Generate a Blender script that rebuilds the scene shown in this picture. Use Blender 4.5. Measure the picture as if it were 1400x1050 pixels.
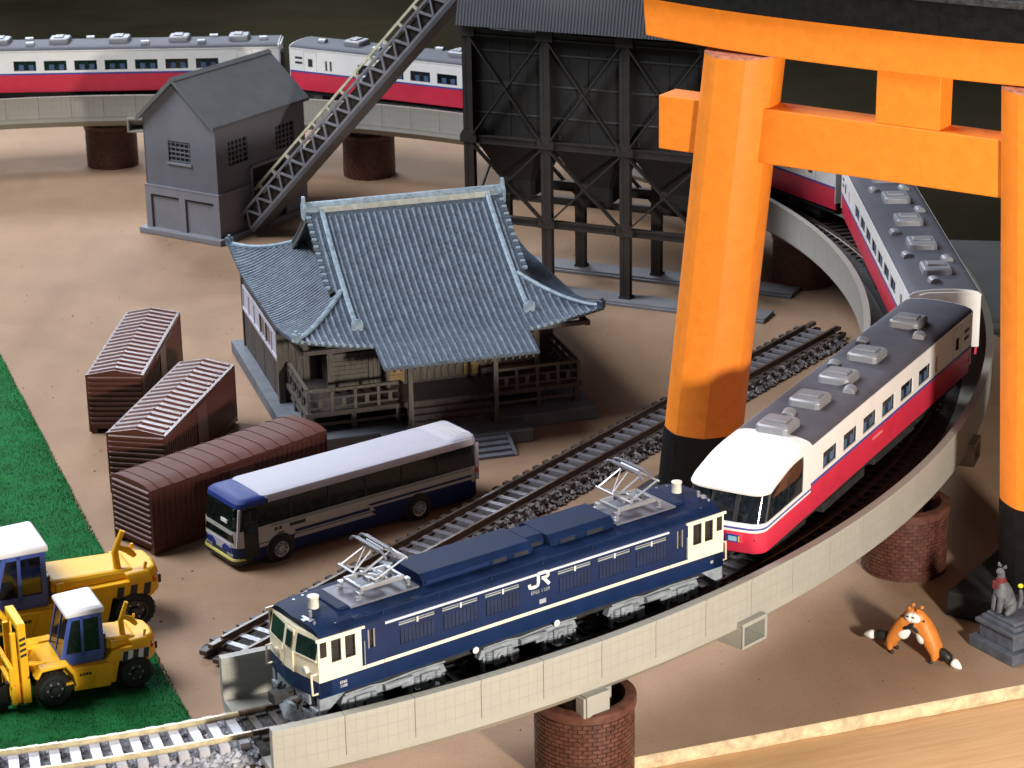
import bpy, bmesh, math, random
from math import sin, cos, pi, radians, sqrt, hypot, atan2
from mathutils import Vector, Matrix

random.seed(7)
for o in list(bpy.data.objects):
    bpy.data.objects.remove(o)
S = bpy.context.scene
COL = S.collection
S.unit_settings.scale_length = 0.01      # one unit is one centimetre: the layout is a table-top model

# ------------------------------------------------------------------ camera
CAM_H, PITCH, ROLL, FPX = 24.5554, 0.345743, -0.0182533, 3268.82
cd = bpy.data.cameras.new('camera'); cam = bpy.data.objects.new('camera', cd); COL.objects.link(cam)
fwd = Vector((0, cos(PITCH), -sin(PITCH))); right = Vector((1, 0, 0)); up = right.cross(fwd)
r2 = right * cos(ROLL) + up * sin(ROLL); u2 = -right * sin(ROLL) + up * cos(ROLL)
mw = Matrix((r2, u2, -fwd)).transposed().to_4x4(); mw.translation = Vector((0, 0, CAM_H))
cam.matrix_world = mw
cd.sensor_width = 36; cd.lens = FPX / 1400 * 36; cd.clip_start = 0.5; cd.clip_end = 2000
cd.dof.use_dof = True; cd.dof.focus_distance = 58; cd.dof.aperture_fstop = 1.5
S.camera = cam

# ------------------------------------------------------------------ world and lamps
W = bpy.data.worlds.new('World'); S.world = W; W.use_nodes = True
bg = W.node_tree.nodes['Background']
bg.inputs[0].default_value = (0.80, 0.88, 1.0, 1); bg.inputs[1].default_value = 0.046

def lamp(name, kind, loc, target, power, color, **kw):
    d = bpy.data.lights.new(name, kind); d.energy = power; d.color = color
    for k, v in kw.items(): setattr(d, k, v)
    o = bpy.data.objects.new(name, d); COL.objects.link(o); o.location = loc
    o.rotation_euler = (Vector(target) - Vector(loc)).to_track_quat('-Z', 'Y').to_euler()
    return o
lamp('ceiling_light', 'AREA', (-54, 66, 72), (-4, 70, 0), 108000, (0.90, 0.94, 1.0), shape='RECTANGLE', size=54, size_y=42)
lamp('back_light', 'AREA', (-22, 147, 46), (-4, 60, 2), 80000, (0.80, 0.88, 1.0), shape='RECTANGLE', size=44, size_y=18)  # added behind the layout for glints on roofs and ribs, no window there
lamp('desk_lamp', 'SPOT', (18.6, 14, 13.8), (4, 52, 4.5), 94000, (1.0, 0.93, 0.82), spot_size=radians(78), spot_blend=0.3, shadow_soft_size=1.5)

S.view_settings.view_transform = 'Standard'; S.view_settings.look = 'None'
S.view_settings.exposure = 0; S.view_settings.gamma = 1
S.render.engine = 'CYCLES'
S.render.resolution_x, S.render.resolution_y = 1024, 768

# ------------------------------------------------------------------ materials
MATS = {}
def mat(name, col, rough=0.5, metal=0.0, vary=0.08, scale=3.0, bump=0.0, bscale=40.0, spec=0.5, coat=0.0, dark=None, dust=0.0):
    if name in MATS: return MATS[name]
    m = bpy.data.materials.new(name); m.use_nodes = True; nt = m.node_tree; N, L = nt.nodes, nt.links
    p = N['Principled BSDF']; p.inputs['Roughness'].default_value = rough; p.inputs['Metallic'].default_value = metal
    p.inputs['Specular IOR Level'].default_value = spec; p.inputs['Coat Weight'].default_value = coat
    tc = N.new('ShaderNodeTexCoord')
    nz = N.new('ShaderNodeTexNoise'); nz.inputs['Scale'].default_value = scale; nz.inputs['Detail'].default_value = 6; nz.inputs['Roughness'].default_value = 0.62
    L.new(tc.outputs['Object'], nz.inputs['Vector'])
    cr = N.new('ShaderNodeValToRGB'); e = cr.color_ramp.elements
    lo = dark if dark else tuple(c * (1 - vary * 1.6) for c in col)
    hi = tuple(min(1, c * (1 + vary)) for c in col)
    e[0].position = 0.32; e[0].color = (*lo, 1); e[1].position = 0.68; e[1].color = (*hi, 1)
    L.new(nz.outputs['Fac'], cr.inputs['Fac']); out = cr.outputs['Color']
    if dust:
        n2 = N.new('ShaderNodeTexNoise'); n2.inputs['Scale'].default_value = 55; n2.inputs['Detail'].default_value = 2
        L.new(tc.outputs['Object'], n2.inputs['Vector'])
        r3 = N.new('ShaderNodeValToRGB'); r3.color_ramp.elements[0].position = 0.68; r3.color_ramp.elements[1].position = 0.78
        r3.color_ramp.elements[1].color = (dust, dust, dust, 1); L.new(n2.outputs['Fac'], r3.inputs['Fac'])
        mx = N.new('ShaderNodeMix'); mx.data_type = 'RGBA'; L.new(r3.outputs['Color'], mx.inputs[0]); L.new(out, mx.inputs[6]); mx.inputs[7].default_value = (0.6, 0.6, 0.62, 1); out = mx.outputs[2]
    L.new(out, p.inputs['Base Color'])
    mr = N.new('ShaderNodeMapRange'); mr.inputs[3].default_value = max(0, rough - 0.07); mr.inputs[4].default_value = min(1, rough + 0.1)
    L.new(nz.outputs['Fac'], mr.inputs[0]); L.new(mr.outputs[0], p.inputs['Roughness'])
    if bump:
        nb = N.new('ShaderNodeTexNoise'); nb.inputs['Scale'].default_value = bscale; nb.inputs['Detail'].default_value = 4
        L.new(tc.outputs['Object'], nb.inputs['Vector'])
        b = N.new('ShaderNodeBump'); b.inputs['Strength'].default_value = bump; b.inputs['Distance'].default_value = 0.02
        L.new(nb.outputs['Fac'], b.inputs['Height']); L.new(b.outputs['Normal'], p.inputs['Normal'])
    MATS[name] = m; return m

def glass(name, col=(0.012, 0.016, 0.022), rough=0.06):
    m = mat(name, col, rough, vary=0.4, scale=6, spec=0.6); return m

def uvbrick(name, col, col2, bw, bh, mortar, rough=0.5, strength=0.5, offset=0.5):
    m = mat(name, col, rough, vary=0.05, scale=1.2); nt = m.node_tree; N, L = nt.nodes, nt.links
    p = N['Principled BSDF']; uv = N.new('ShaderNodeUVMap')
    br = N.new('ShaderNodeTexBrick'); br.inputs['Scale'].default_value = 1; br.inputs['Brick Width'].default_value = bw; br.inputs['Row Height'].default_value = bh
    br.inputs['Mortar Size'].default_value = mortar; br.inputs['Mortar Smooth'].default_value = 0.3; br.offset = offset
    L.new(uv.outputs[0], br.inputs['Vector'])
    base = p.inputs['Base Color'].links[0].from_socket
    mx = N.new('ShaderNodeMix'); mx.data_type = 'RGBA'; L.new(br.outputs['Fac'], mx.inputs[0]); L.new(base, mx.inputs[6]); mx.inputs[7].default_value = (*col2, 1)
    L.new(mx.outputs[2], p.inputs['Base Color'])
    b = N.new('ShaderNodeBump'); b.invert = True; b.inputs['Strength'].default_value = strength; b.inputs['Distance'].default_value = 0.03
    L.new(br.outputs['Fac'], b.inputs['Height']); L.new(b.outputs['Normal'], p.inputs['Normal'])
    return m

def woodmat(name, col, col2, rough=0.5, stretch=(0.6, 12, 12), sc=1.0, bump=0.15, rot=0.0):
    m = bpy.data.materials.new(name); m.use_nodes = True; nt = m.node_tree; N, L = nt.nodes, nt.links
    p = N['Principled BSDF']; p.inputs['Roughness'].default_value = rough
    tc = N.new('ShaderNodeTexCoord'); mp = N.new('ShaderNodeMapping'); mp.inputs['Scale'].default_value = stretch; mp.inputs['Rotation'].default_value = (0, 0, rot)
    L.new(tc.outputs['Object'], mp.inputs['Vector'])
    nz = N.new('ShaderNodeTexNoise'); nz.inputs['Scale'].default_value = sc; nz.inputs['Detail'].default_value = 8; nz.inputs['Roughness'].default_value = 0.68; nz.inputs['Distortion'].default_value = 0.6
    L.new(mp.outputs[0], nz.inputs['Vector'])
    cr = N.new('ShaderNodeValToRGB'); e = cr.color_ramp.elements; e[0].position = 0.33; e[0].color = (*col2, 1); e[1].position = 0.62; e[1].color = (*col, 1)
    L.new(nz.outputs['Fac'], cr.inputs['Fac']); L.new(cr.outputs['Color'], p.inputs['Base Color'])
    b = N.new('ShaderNodeBump'); b.inputs['Strength'].default_value = bump; b.inputs['Distance'].default_value = 0.02
    L.new(nz.outputs['Fac'], b.inputs['Height']); L.new(b.outputs['Normal'], p.inputs['Normal'])
    MATS[name] = m; return m

# ------------------------------------------------------------------ mesh helpers
class MB:
    def __init__(s): s.v = []; s.f = []; s.p = []
    def add(s, vs, fs):
        b = len(s.v); s.p.append((b, len(s.f))); s.v += [tuple(v) for v in vs]; s.f += [tuple(i + b for i in f) for f in fs]; return s
    def box(s, x0, x1, y0, y1, z0, z1):
        return s.add([(x0,y0,z0),(x1,y0,z0),(x1,y1,z0),(x0,y1,z0),(x0,y0,z1),(x1,y0,z1),(x1,y1,z1),(x0,y1,z1)],
                     [(3,2,1,0),(4,5,6,7),(0,1,5,4),(1,2,6,5),(2,3,7,6),(3,0,4,7)])
    def loft(s, loops, cap=True, close=True):
        n = len(loops[0]); vs = [p for l in loops for p in l]; fs = []
        for k in range(len(loops) - 1):
            for i in range(n if close else n - 1):
                j = (i + 1) % n; fs.append((k*n+i, k*n+j, (k+1)*n+j, (k+1)*n+i))
        if cap: fs.append(tuple(range(n))[::-1]); fs.append(tuple((len(loops)-1)*n + i for i in range(n)))
        return s.add(vs, fs)
    def prism_y(s, poly, y0, y1):     # poly of (x, z)
        return s.loft([[(x, y0, z) for x, z in poly], [(x, y1, z) for x, z in poly]])
    def prism_x(s, poly, x0, x1):     # poly of (y, z)
        return s.loft([[(x0, y, z) for y, z in poly], [(x1, y, z) for y, z in poly]])
    def prism_z(s, poly, z0, z1):
        return s.loft([[(x, y, z0) for x, y in poly], [(x, y, z1) for x, y in poly]])
    def tube(s, path, r, n=6, cap=True):
        P = [Vector(p) for p in path]; rs = r if isinstance(r, (list, tuple)) else [r] * len(P); loops = []
        a = None
        for i, p in enumerate(P):
            d = (P[min(i+1, len(P)-1)] - P[max(i-1, 0)]).normalized()
            if a is None: a = d.orthogonal().normalized()
            else: a = (a - d * a.dot(d)).normalized()
            b = d.cross(a)
            loops.append([p + (a * cos(2*pi*k/n) + b * sin(2*pi*k/n)) * rs[i] for k in range(n)])
        return s.loft(loops, cap)
    def bar(s, p0, p1, w, h, upv=(0, 0, 1)):
        a, b = Vector(p0), Vector(p1); d = (b - a).normalized(); upv = Vector(upv)
        sd = d.cross(upv)
        sd = sd.normalized() if sd.length > 1e-6 else Vector((1, 0, 0)); u = sd.cross(d).normalized()
        q = lambda p: [p - sd*w/2 - u*h/2, p + sd*w/2 - u*h/2, p + sd*w/2 + u*h/2, p - sd*w/2 + u*h/2]
        return s.loft([q(a), q(b)])
    def cyl(s, c, r, h, n=20, axis='z', r2=None):
        r2 = r if r2 is None else r2; c = Vector(c)
        ax = {'x': (Vector((0,1,0)), Vector((0,0,1)), Vector((1,0,0))), 'y': (Vector((0,0,1)), Vector((1,0,0)), Vector((0,1,0))), 'z': (Vector((1,0,0)), Vector((0,1,0)), Vector((0,0,1)))}[axis]
        l = lambda o, rr: [c + ax[2]*o + (ax[0]*cos(2*pi*k/n) + ax[1]*sin(2*pi*k/n))*rr for k in range(n)]
        return s.loft([l(0, r), l(h, r2)])
    def lathe(s, prof, c=(0,0,0), n=24, axis='z'):
        c = Vector(c); ax = {'x': (Vector((0,1,0)), Vector((0,0,1)), Vector((1,0,0))), 'y': (Vector((0,0,1)), Vector((1,0,0)), Vector((0,1,0))), 'z': (Vector((1,0,0)), Vector((0,1,0)), Vector((0,0,1)))}[axis]
        return s.loft([[c + ax[2]*h + (ax[0]*cos(2*pi*k/n) + ax[1]*sin(2*pi*k/n))*r for k in range(n)] for r, h in prof])
    def wall(s, o, ux, uz, inn, Wd, H, holes, depth):
        o, ux, uz, inn = Vector(o), Vector(ux), Vector(uz), Vector(inn)
        xs = sorted({0, Wd, *[h[0] for h in holes], *[h[1] for h in holes]}); zs = sorted({0, H, *[h[2] for h in holes], *[h[3] for h in holes]})
        P = lambda x, z, d=0: o + ux*x + uz*z + inn*d
        inside = lambda x, z: any(h[0] < x < h[1] and h[2] < z < h[3] for h in holes)
        for i in range(len(xs)-1):
            for j in range(len(zs)-1):
                if not inside((xs[i]+xs[i+1])/2, (zs[j]+zs[j+1])/2):
                    s.add([P(xs[i],zs[j]),P(xs[i+1],zs[j]),P(xs[i+1],zs[j+1]),P(xs[i],zs[j+1])], [(0,1,2,3)])
        for a, b, c, d in holes:
            R = [(a,c),(b,c),(b,d),(a,d)]
            for k in range(4):
                p, q = R[k], R[(k+1)%4]; s.add([P(*p),P(*q),P(*q,depth),P(*p,depth)], [(0,1,2,3)])
        return s
    def xf(s, M):
        s.v = [tuple(M @ Vector(v)) for v in s.v]; return s
    def mesh(s, name, smooth=None, merge=True, recalc=True):
        me = bpy.data.meshes.new(name); me.from_pydata(s.v, [], s.f)
        bm = bmesh.new(); bm.from_mesh(me)
        if merge: bmesh.ops.remove_doubles(bm, verts=bm.verts, dist=1e-5)
        if recalc: bmesh.ops.recalc_face_normals(bm, faces=bm.faces)
        bm.to_mesh(me); bm.free()
        if smooth:
            for p in me.polygons: p.use_smooth = True
            me.set_sharp_from_angle(angle=radians(smooth))
        return me

def link(name, me, m=None, parent=None, loc=(0,0,0), rot=(0,0,0), bevel=0, seg=2):
    if m is not None and not me.materials: me.materials.append(m)
    o = bpy.data.objects.new(name, me); COL.objects.link(o); o.location = loc; o.rotation_euler = rot
    if parent is not None: o.parent = parent
    if bevel:
        b = o.modifiers.new('bevel', 'BEVEL'); b.width = bevel; b.segments = seg; b.limit_method = 'ANGLE'; b.angle_limit = radians(35); b.harden_normals = False
    return o
def part(name, mb, m, parent, smooth=None, bevel=0, loc=(0,0,0), rot=(0,0,0), **kw):
    if name in SPLIT and len(mb.p) > 1:                    # separate pieces become parts of their own
        o = None
        for i, (v0, f0) in enumerate(mb.p):
            v1, f1 = mb.p[i+1] if i + 1 < len(mb.p) else (len(mb.v), len(mb.f)); q = MB()
            q.v = mb.v[v0:v1]; q.f = [tuple(k - v0 for k in f) for f in mb.f[f0:f1]]
            w = link(name, q.mesh(name, smooth, **kw), m, parent, loc, rot, bevel); o = o or w
        return o
    return link(name, mb.mesh(name, smooth, **kw), m, parent, loc, rot, bevel)
SPLIT = {'joint_plate', 'gable', 'floor_tie', 'end_frame', 'rail_joiner', 'skid', 'stair_cheek', 'side_tank', 'fender', 'white_ledge', 'side_sill', 'eave_beam', 'rear_frame', 'seat_backs', 'lettering_block', 'faint_lettering', 'maker_mark', 'lintel_bar', 'wing_sill', 'ledge', 'main_shaft', 'cross_stay'}
def tag(o, label, cat, group=None):
    o['label'] = label; o['category'] = cat
    if group: o['group'] = group
    return o
def thing(name, label, cat, loc=(0,0,0), rz=0.0, group=None):
    o = bpy.data.objects.new(name, None); COL.objects.link(o); o.empty_display_size = 0.5
    o.location = loc; o.rotation_euler = (0, 0, rz)
    return tag(o, label, cat, group)
def struct(name, mb, m, smooth=None, bevel=0, **kw):
    o = part(name, mb, m, None, smooth, bevel, **kw); o['kind'] = 'structure'; return o
def dup(o, parent=None):
    c = o.copy(); COL.objects.link(c)
    if parent is not None: c.parent = parent
    for ch in o.children: dup(ch, c)
    return c
def textmesh(name, body, size, m, parent, loc, rot, extrude=0.004, font_shear=0.0, align='CENTER'):
    cu = bpy.data.curves.new(name, 'FONT'); cu.body = body; cu.size = size; cu.extrude = extrude; cu.align_x = align; cu.align_y = 'CENTER'; cu.shear = font_shear; cu.resolution_u = 3
    t = bpy.data.objects.new(name, cu); COL.objects.link(t)
    dg = bpy.context.evaluated_depsgraph_get(); me = bpy.data.meshes.new_from_object(t.evaluated_get(dg))
    bpy.data.objects.remove(t); bpy.data.curves.remove(cu)
    me.materials.clear()
    return link(name, me, m, parent, loc, rot)
def skin(name, verts, edges, radii, m, parent, sub=2, loc=(0,0,0), rot=(0,0,0)):
    me = bpy.data.meshes.new(name); me.from_pydata(verts, edges, []); o = link(name, me, m, parent, loc, rot)
    sk = o.modifiers.new('skin', 'SKIN'); sk.use_smooth_shade = True
    if not me.skin_vertices:
        me.attributes  # layer is made by the modifier
    for i, r in enumerate(radii):
        rr = r if isinstance(r, tuple) else (r, r); me.skin_vertices[0].data[i].radius = rr; me.skin_vertices[0].data[i].use_root = (i == 0)
    ss = o.modifiers.new('sub', 'SUBSURF'); ss.levels = sub; ss.render_levels = sub
    return o

# ------------------------------------------------------------------ layout constants (centimetres)
CX, CY, R = -16.4256, 68.9671, 28.6432     # centre and radius of the viaduct curve
ZT, ZR, HW = 2.85, 2.22, 1.80              # parapet top, rail top, half width of the viaduct
KS = 0.9776                                # the viaduct and trains stand a little higher and nearer than first measured
def raised(p): return (p[0]*KS, p[1]*KS, CAM_H - (CAM_H - p[2])*KS)
def polar(deg, r, z=0): a = radians(deg); return Vector((CX + r*cos(a), CY + r*sin(a), z))
# ------------------------------------------------------------------ setting: board, table, backdrop
m_board = mat('brown_board', (0.37, 0.245, 0.162), 0.85, vary=0.06, scale=0.09, bump=0.25, bscale=26, spec=0.2)
def board_detail(m):
    nt = m.node_tree; N, L = nt.nodes, nt.links; p = N['Principled BSDF']; base = p.inputs['Base Color'].links[0].from_socket
    tc = N.new('ShaderNodeTexCoord'); mp = N.new('ShaderNodeMapping'); mp.inputs['Scale'].default_value = (0.9, 0.12, 1); mp.inputs['Rotation'].default_value = (0, 0, radians(35)); L.new(tc.outputs['Object'], mp.inputs['Vector'])
    n = N.new('ShaderNodeTexNoise'); n.inputs['Scale'].default_value = 1.3; n.inputs['Detail'].default_value = 7; L.new(mp.outputs[0], n.inputs['Vector'])
    cr = N.new('ShaderNodeValToRGB'); cr.color_ramp.elements[0].position = 0.3; cr.color_ramp.elements[0].color = (0.93, 0.92, 0.91, 1); cr.color_ramp.elements[1].position = 0.7; L.new(n.outputs['Fac'], cr.inputs['Fac'])
    mx = N.new('ShaderNodeMix'); mx.data_type = 'RGBA'; mx.blend_type = 'MULTIPLY'; mx.inputs[0].default_value = 1; L.new(base, mx.inputs[6]); L.new(cr.outputs[0], mx.inputs[7])
    v = N.new('ShaderNodeTexNoise'); v.inputs['Scale'].default_value = 9; v.inputs['Detail'].default_value = 3; L.new(tc.outputs['Object'], v.inputs['Vector'])
    c2 = N.new('ShaderNodeValToRGB'); c2.color_ramp.elements[0].position = 0.25; c2.color_ramp.elements[0].color = (0.86, 0.84, 0.82, 1); c2.color_ramp.elements[1].position = 0.42; L.new(v.outputs['Fac'], c2.inputs['Fac'])
    m2 = N.new('ShaderNodeMix'); m2.data_type = 'RGBA'; m2.blend_type = 'MULTIPLY'; m2.inputs[0].default_value = 1; L.new(mx.outputs[2], m2.inputs[6]); L.new(c2.outputs[0], m2.inputs[7])
    g = N.new('ShaderNodeTexNoise'); g.inputs['Scale'].default_value = 38; g.inputs['Detail'].default_value = 2; L.new(tc.outputs['Object'], g.inputs['Vector'])
    c3 = N.new('ShaderNodeValToRGB'); c3.color_ramp.elements[0].position = 0.30; c3.color_ramp.elements[0].color = (0.78, 0.76, 0.74, 1); c3.color_ramp.elements[1].position = 0.60; c3.color_ramp.elements[1].color = (1.06, 1.06, 1.06, 1); L.new(g.outputs['Fac'], c3.inputs['Fac'])
    m3 = N.new('ShaderNodeMix'); m3.data_type = 'RGBA'; m3.blend_type = 'MULTIPLY'; m3.inputs[0].default_value = 1; L.new(m2.outputs[2], m3.inputs[6]); L.new(c3.outputs[0], m3.inputs[7])
    w = N.new('ShaderNodeTexNoise'); w.inputs['Scale'].default_value = 0.22; w.inputs['Detail'].default_value = 5; w.inputs['Roughness'].default_value = 0.6; w.inputs['Distortion'].default_value = 1.2; L.new(tc.outputs['Object'], w.inputs['Vector'])
    c4 = N.new('ShaderNodeValToRGB'); c4.color_ramp.elements[0].position = 0.36; c4.color_ramp.elements[0].color = (0.88, 0.87, 0.86, 1); c4.color_ramp.elements[1].position = 0.60; L.new(w.outputs['Fac'], c4.inputs['Fac'])
    m4 = N.new('ShaderNodeMix'); m4.data_type = 'RGBA'; m4.blend_type = 'MULTIPLY'; m4.inputs[0].default_value = 1; L.new(m3.outputs[2], m4.inputs[6]); L.new(c4.outputs[0], m4.inputs[7])
    L.new(m4.outputs[2], p.inputs['Base Color'])
board_detail(m_board)
m_table = woodmat('tan_wood', (0.62, 0.385, 0.20), (0.52, 0.295, 0.135), 0.5, (0.35, 9.0, 9.0), 1.6, 0.15)
m_edge = mat('chipped_edge', (0.62, 0.47, 0.29), 0.8, vary=0.22, scale=4, bump=0.8, bscale=9)
m_dark = mat('dark_cloth', (0.022, 0.019, 0.011), 0.95, vary=0.3, scale=0.05, spec=0.0)
m_olive = mat('dark_wall', (0.010, 0.0095, 0.0045), 0.95, vary=0.5, scale=0.02, spec=0.0)

EA = radians(18.8)                                   # the board lies at this angle to the camera
ed, en = Vector((cos(EA), sin(EA))), Vector((-sin(EA), cos(EA)))
E0 = Vector((2.48, 44.8))                            # a point on the board's front edge
def EP(a, b): p = E0 + ed*a + en*b; return (p.x, p.y)
bR = (Vector((15.7, 71.0)) - E0).dot(ed)
mb = MB().prism_z([EP(-40, 0), EP(bR, 0), EP(bR, 66), EP(-40, 66)], -0.30, 0.0)
ground = struct('ground', mb, m_board)
# the broken, lighter front edge of the board: a ragged strip of its own
mb = MB(); n = 150; a0, a1 = -22.0, bR
rows = []
for i in range(n + 1):
    a = a0 + (a1 - a0)*i/n; j = random.uniform(-0.01, 0.02); k = random.uniform(0.0, 0.025)
    rows.append([(*EP(a, -0.004 + j*0.0), 0.002), (*EP(a, -0.05 - j), -0.02 - k), (*EP(a, -0.09 - k), -0.15), (*EP(a, -0.06 - j), -0.298), (*EP(a, 0.02), -0.298)])
mb.loft(rows, cap=True)
o = part('board_edge', mb, m_edge, ground, smooth=50)
# wood grain must run along the front edge, so the slab keeps its own axes
mb = MB().box(-38, bR + 0.6, -16, 10, -2.6, -0.31)
table = struct('table_top', mb, m_table, loc=(E0.x, E0.y, 0), rot=(0, 0, EA))
mb = MB().box(-160, 160, 20, 190, -2.9, -2.7); struct('dark_floor', mb, m_dark)
mb = MB().box(-160, 160, 150, 151, -2.7, 90); struct('back_wall', mb, m_olive)
# things lying past the right edge of the board
t = thing('storage_case', 'flat dark grey storage case beyond the right end of the viaduct', 'case', (19.6, 77.6, -2.7), radians(-9))
mb = MB().box(-4.6, 8, -4.6, 4.6, 0, 2.2); part('body', mb, mat('case_grey', (0.045, 0.046, 0.045), 0.75, vary=0.12, scale=0.5, bump=0.1), t, bevel=0.25)
mb = MB().box(-4.75, 8.15, -4.75, 4.75, 2.2, 2.65); part('lid', mb, mat('lid_grey', (0.05, 0.051, 0.049), 0.7, vary=0.12, scale=0.5, bump=0.1), t, bevel=0.2)
t = thing('paper_pile', 'pale bluish paper sheets seen between viaduct wall and right torii pillar', 'paper', (17.6, 70.0, -2.7), radians(-4))
for k in range(3):
    part('sheet', MB().box(-2.6 + k*0.1, 3.4, -2.2 + 0.12*k, 2.4 - 0.1*k, 0.55*k, 0.55*k + 0.5), mat('paper_white', (0.62, 0.68, 0.72), 0.8, vary=0.04), t, bevel=0.03)

# ------------------------------------------------------------------ grass mat
m_turf = mat('green_felt', (0.011, 0.125, 0.032), 0.9, vary=0.25, scale=1.6, bump=0.8, bscale=30, spec=0.15)
m_blade = mat('green_fibre', (0.013, 0.155, 0.040), 0.8, vary=0.2, scale=1.1, spec=0.2)
GA, GB = Vector((-16.15, 71.43)), Vector((-7.0, 46.2)); gd = (GB - GA).normalized(); gn = Vector((gd.y, -gd.x))   # gn points left
if gn.x > 0: gn = -gn
t = thing('grass_mat', 'dark green artificial grass mat with straight edge under the yellow forklifts', 'mat')
L_ = (GB - GA).length
pe = []
for i in range(41):
    s = -14 + (L_ + 16)*i/40; p = GA + gd*s + gn*random.uniform(-0.05, 0.05); pe.append((p.x, p.y))
far0 = GA + gd*(-14) + gn*26; far1 = GB + gd*2 + gn*26
part('backing', MB().prism_z(pe + [(far1.x, far1.y), (far0.x, far0.y)], 0.003, 0.10), m_turf, t)
vs, fs = [], []
for i in range(110000):
    s = random.uniform(-5, L_ + 2); w = random.random()**1.3*11.5
    p = GA + gd*s + gn*(w - 0.03); h = random.uniform(0.02, 0.075); a = random.uniform(0, 2*pi); wd = random.uniform(0.008, 0.016); b = len(vs)
    lx, ly = random.uniform(-0.05, 0.05), random.uniform(-0.05, 0.05)
    vs += [(p.x - cos(a)*wd, p.y - sin(a)*wd, 0.08), (p.x + cos(a)*wd, p.y + sin(a)*wd, 0.08), (p.x + lx, p.y + ly, 0.09 + h)]; fs.append((b, b+1, b+2))
mb = MB(); mb.v = vs; mb.f = fs
o = part('pile', mb, m_blade, t, merge=False, recalc=False); o['kind'] = 'stuff'

# ------------------------------------------------------------------ viaduct
m_conc = uvbrick('viaduct_plastic', (0.345, 0.338, 0.30), (0.30, 0.293, 0.26), 0.22, 0.27, 0.010, 0.55, 0.22, 0.0)
m_conc2 = mat('viaduct_grey', (0.345, 0.338, 0.30), 0.55, vary=0.05, scale=1.0, bump=0.06)
m_ballastbed = mat('ballast_bed', (0.055, 0.05, 0.048), 0.85, vary=0.5, scale=9, bump=1.0, bscale=14)
m_slp = mat('sleeper_brown', (0.075, 0.058, 0.05), 0.55, vary=0.3, scale=8, bump=0.2)
m_rail = mat('rail_brown', (0.12, 0.085, 0.065), 0.4, metal=0.2, vary=0.3, scale=6)
m_railtop = mat('rail_nickel', (0.30, 0.26, 0.21), 0.3, metal=0.85, vary=0.25, scale=5)
def arc_mesh(name, prof, deg0, deg1, step=0.75, smooth=35, uv=False):
    """closed profile of (radius, z) swept about the curve's centre"""
    n = max(2, int(round(abs(deg1 - deg0)/step)) + 1); loops = []
    for i in range(n):
        a = radians(deg0 + (deg1 - deg0)*i/(n-1)); loops.append([(r*cos(a), r*sin(a), z) for r, z in prof])
    me = MB().loft(loops).mesh(name, smooth)
    if uv:
        l = me.uv_layers.new(name='UVMap')
        for lp in me.loops:
            v = me.vertices[lp.vertex_index].co; l.data[lp.index].uv = (atan2(v.y, v.x)*30, v.z)
    return me
SEC = [(-67.4, -22.4), (-22.4, 22.6), (22.6, 67.6), (67.6, 112.6)]
NP = 16; DP = 45.0/NP; GAP = 0.022
Ro, Ri = R + HW, R - HW
me_out = arc_mesh('wall_panel', [(Ro - 0.17, 1.98), (Ro - 0.17, ZT - 0.04), (Ro - 0.19, ZT), (Ro + 0.015, ZT), (Ro + 0.02, ZT - 0.05), (Ro, ZT - 0.06), (Ro, 1.98)], GAP/2, DP - GAP/2, 0.5, uv=True)
me_in = arc_mesh('wall_panel', [(Ri, 1.98), (Ri, ZT - 0.06), (Ri - 0.015, ZT), (Ri + 0.18, ZT), (Ri + 0.17, ZT - 0.04), (Ri + 0.17, 1.98)], GAP/2, DP - GAP/2, 0.5, uv=True)
deck_prof = [(Ro - 0.012, 1.985), (Ro - 0.17, 1.99), (Ro - 0.18, 1.90), (Ri + 0.18, 1.90), (Ri + 0.17, 1.99), (Ri + 0.012, 1.985), (Ri + 0.012, 1.80), (Ri + 0.34, 1.52), (Ri + 0.5, 1.52), (Ro - 0.5, 1.52), (Ro - 0.34, 1.52), (Ro - 0.012, 1.80)]
bed_prof = [(R - 1.0, 1.905), (R - 0.78, 2.04), (R + 0.78, 2.04), (R + 1.0, 1.905)]
me_slp = MB().box(R - 0.66, R + 0.66, -0.075, 0.075, 2.03, 2.115).mesh('sleeper')
def rail_prof(r): return [(r - 0.045, 2.11), (r - 0.02, 2.135), (r - 0.02, 2.185), (r - 0.032, 2.195), (r - 0.032, 2.215), (r + 0.032, 2.215), (r + 0.032, 2.195), (r + 0.02, 2.185), (r + 0.02, 2.135), (r + 0.045, 2.11)]
SLAB = ['pale beige viaduct section in front, beside the blue locomotive', 'viaduct section curving away behind the right torii pillar', 'shaded viaduct section at the back behind the black coal bunker', 'grey viaduct section at the back left under the far coach']
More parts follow.
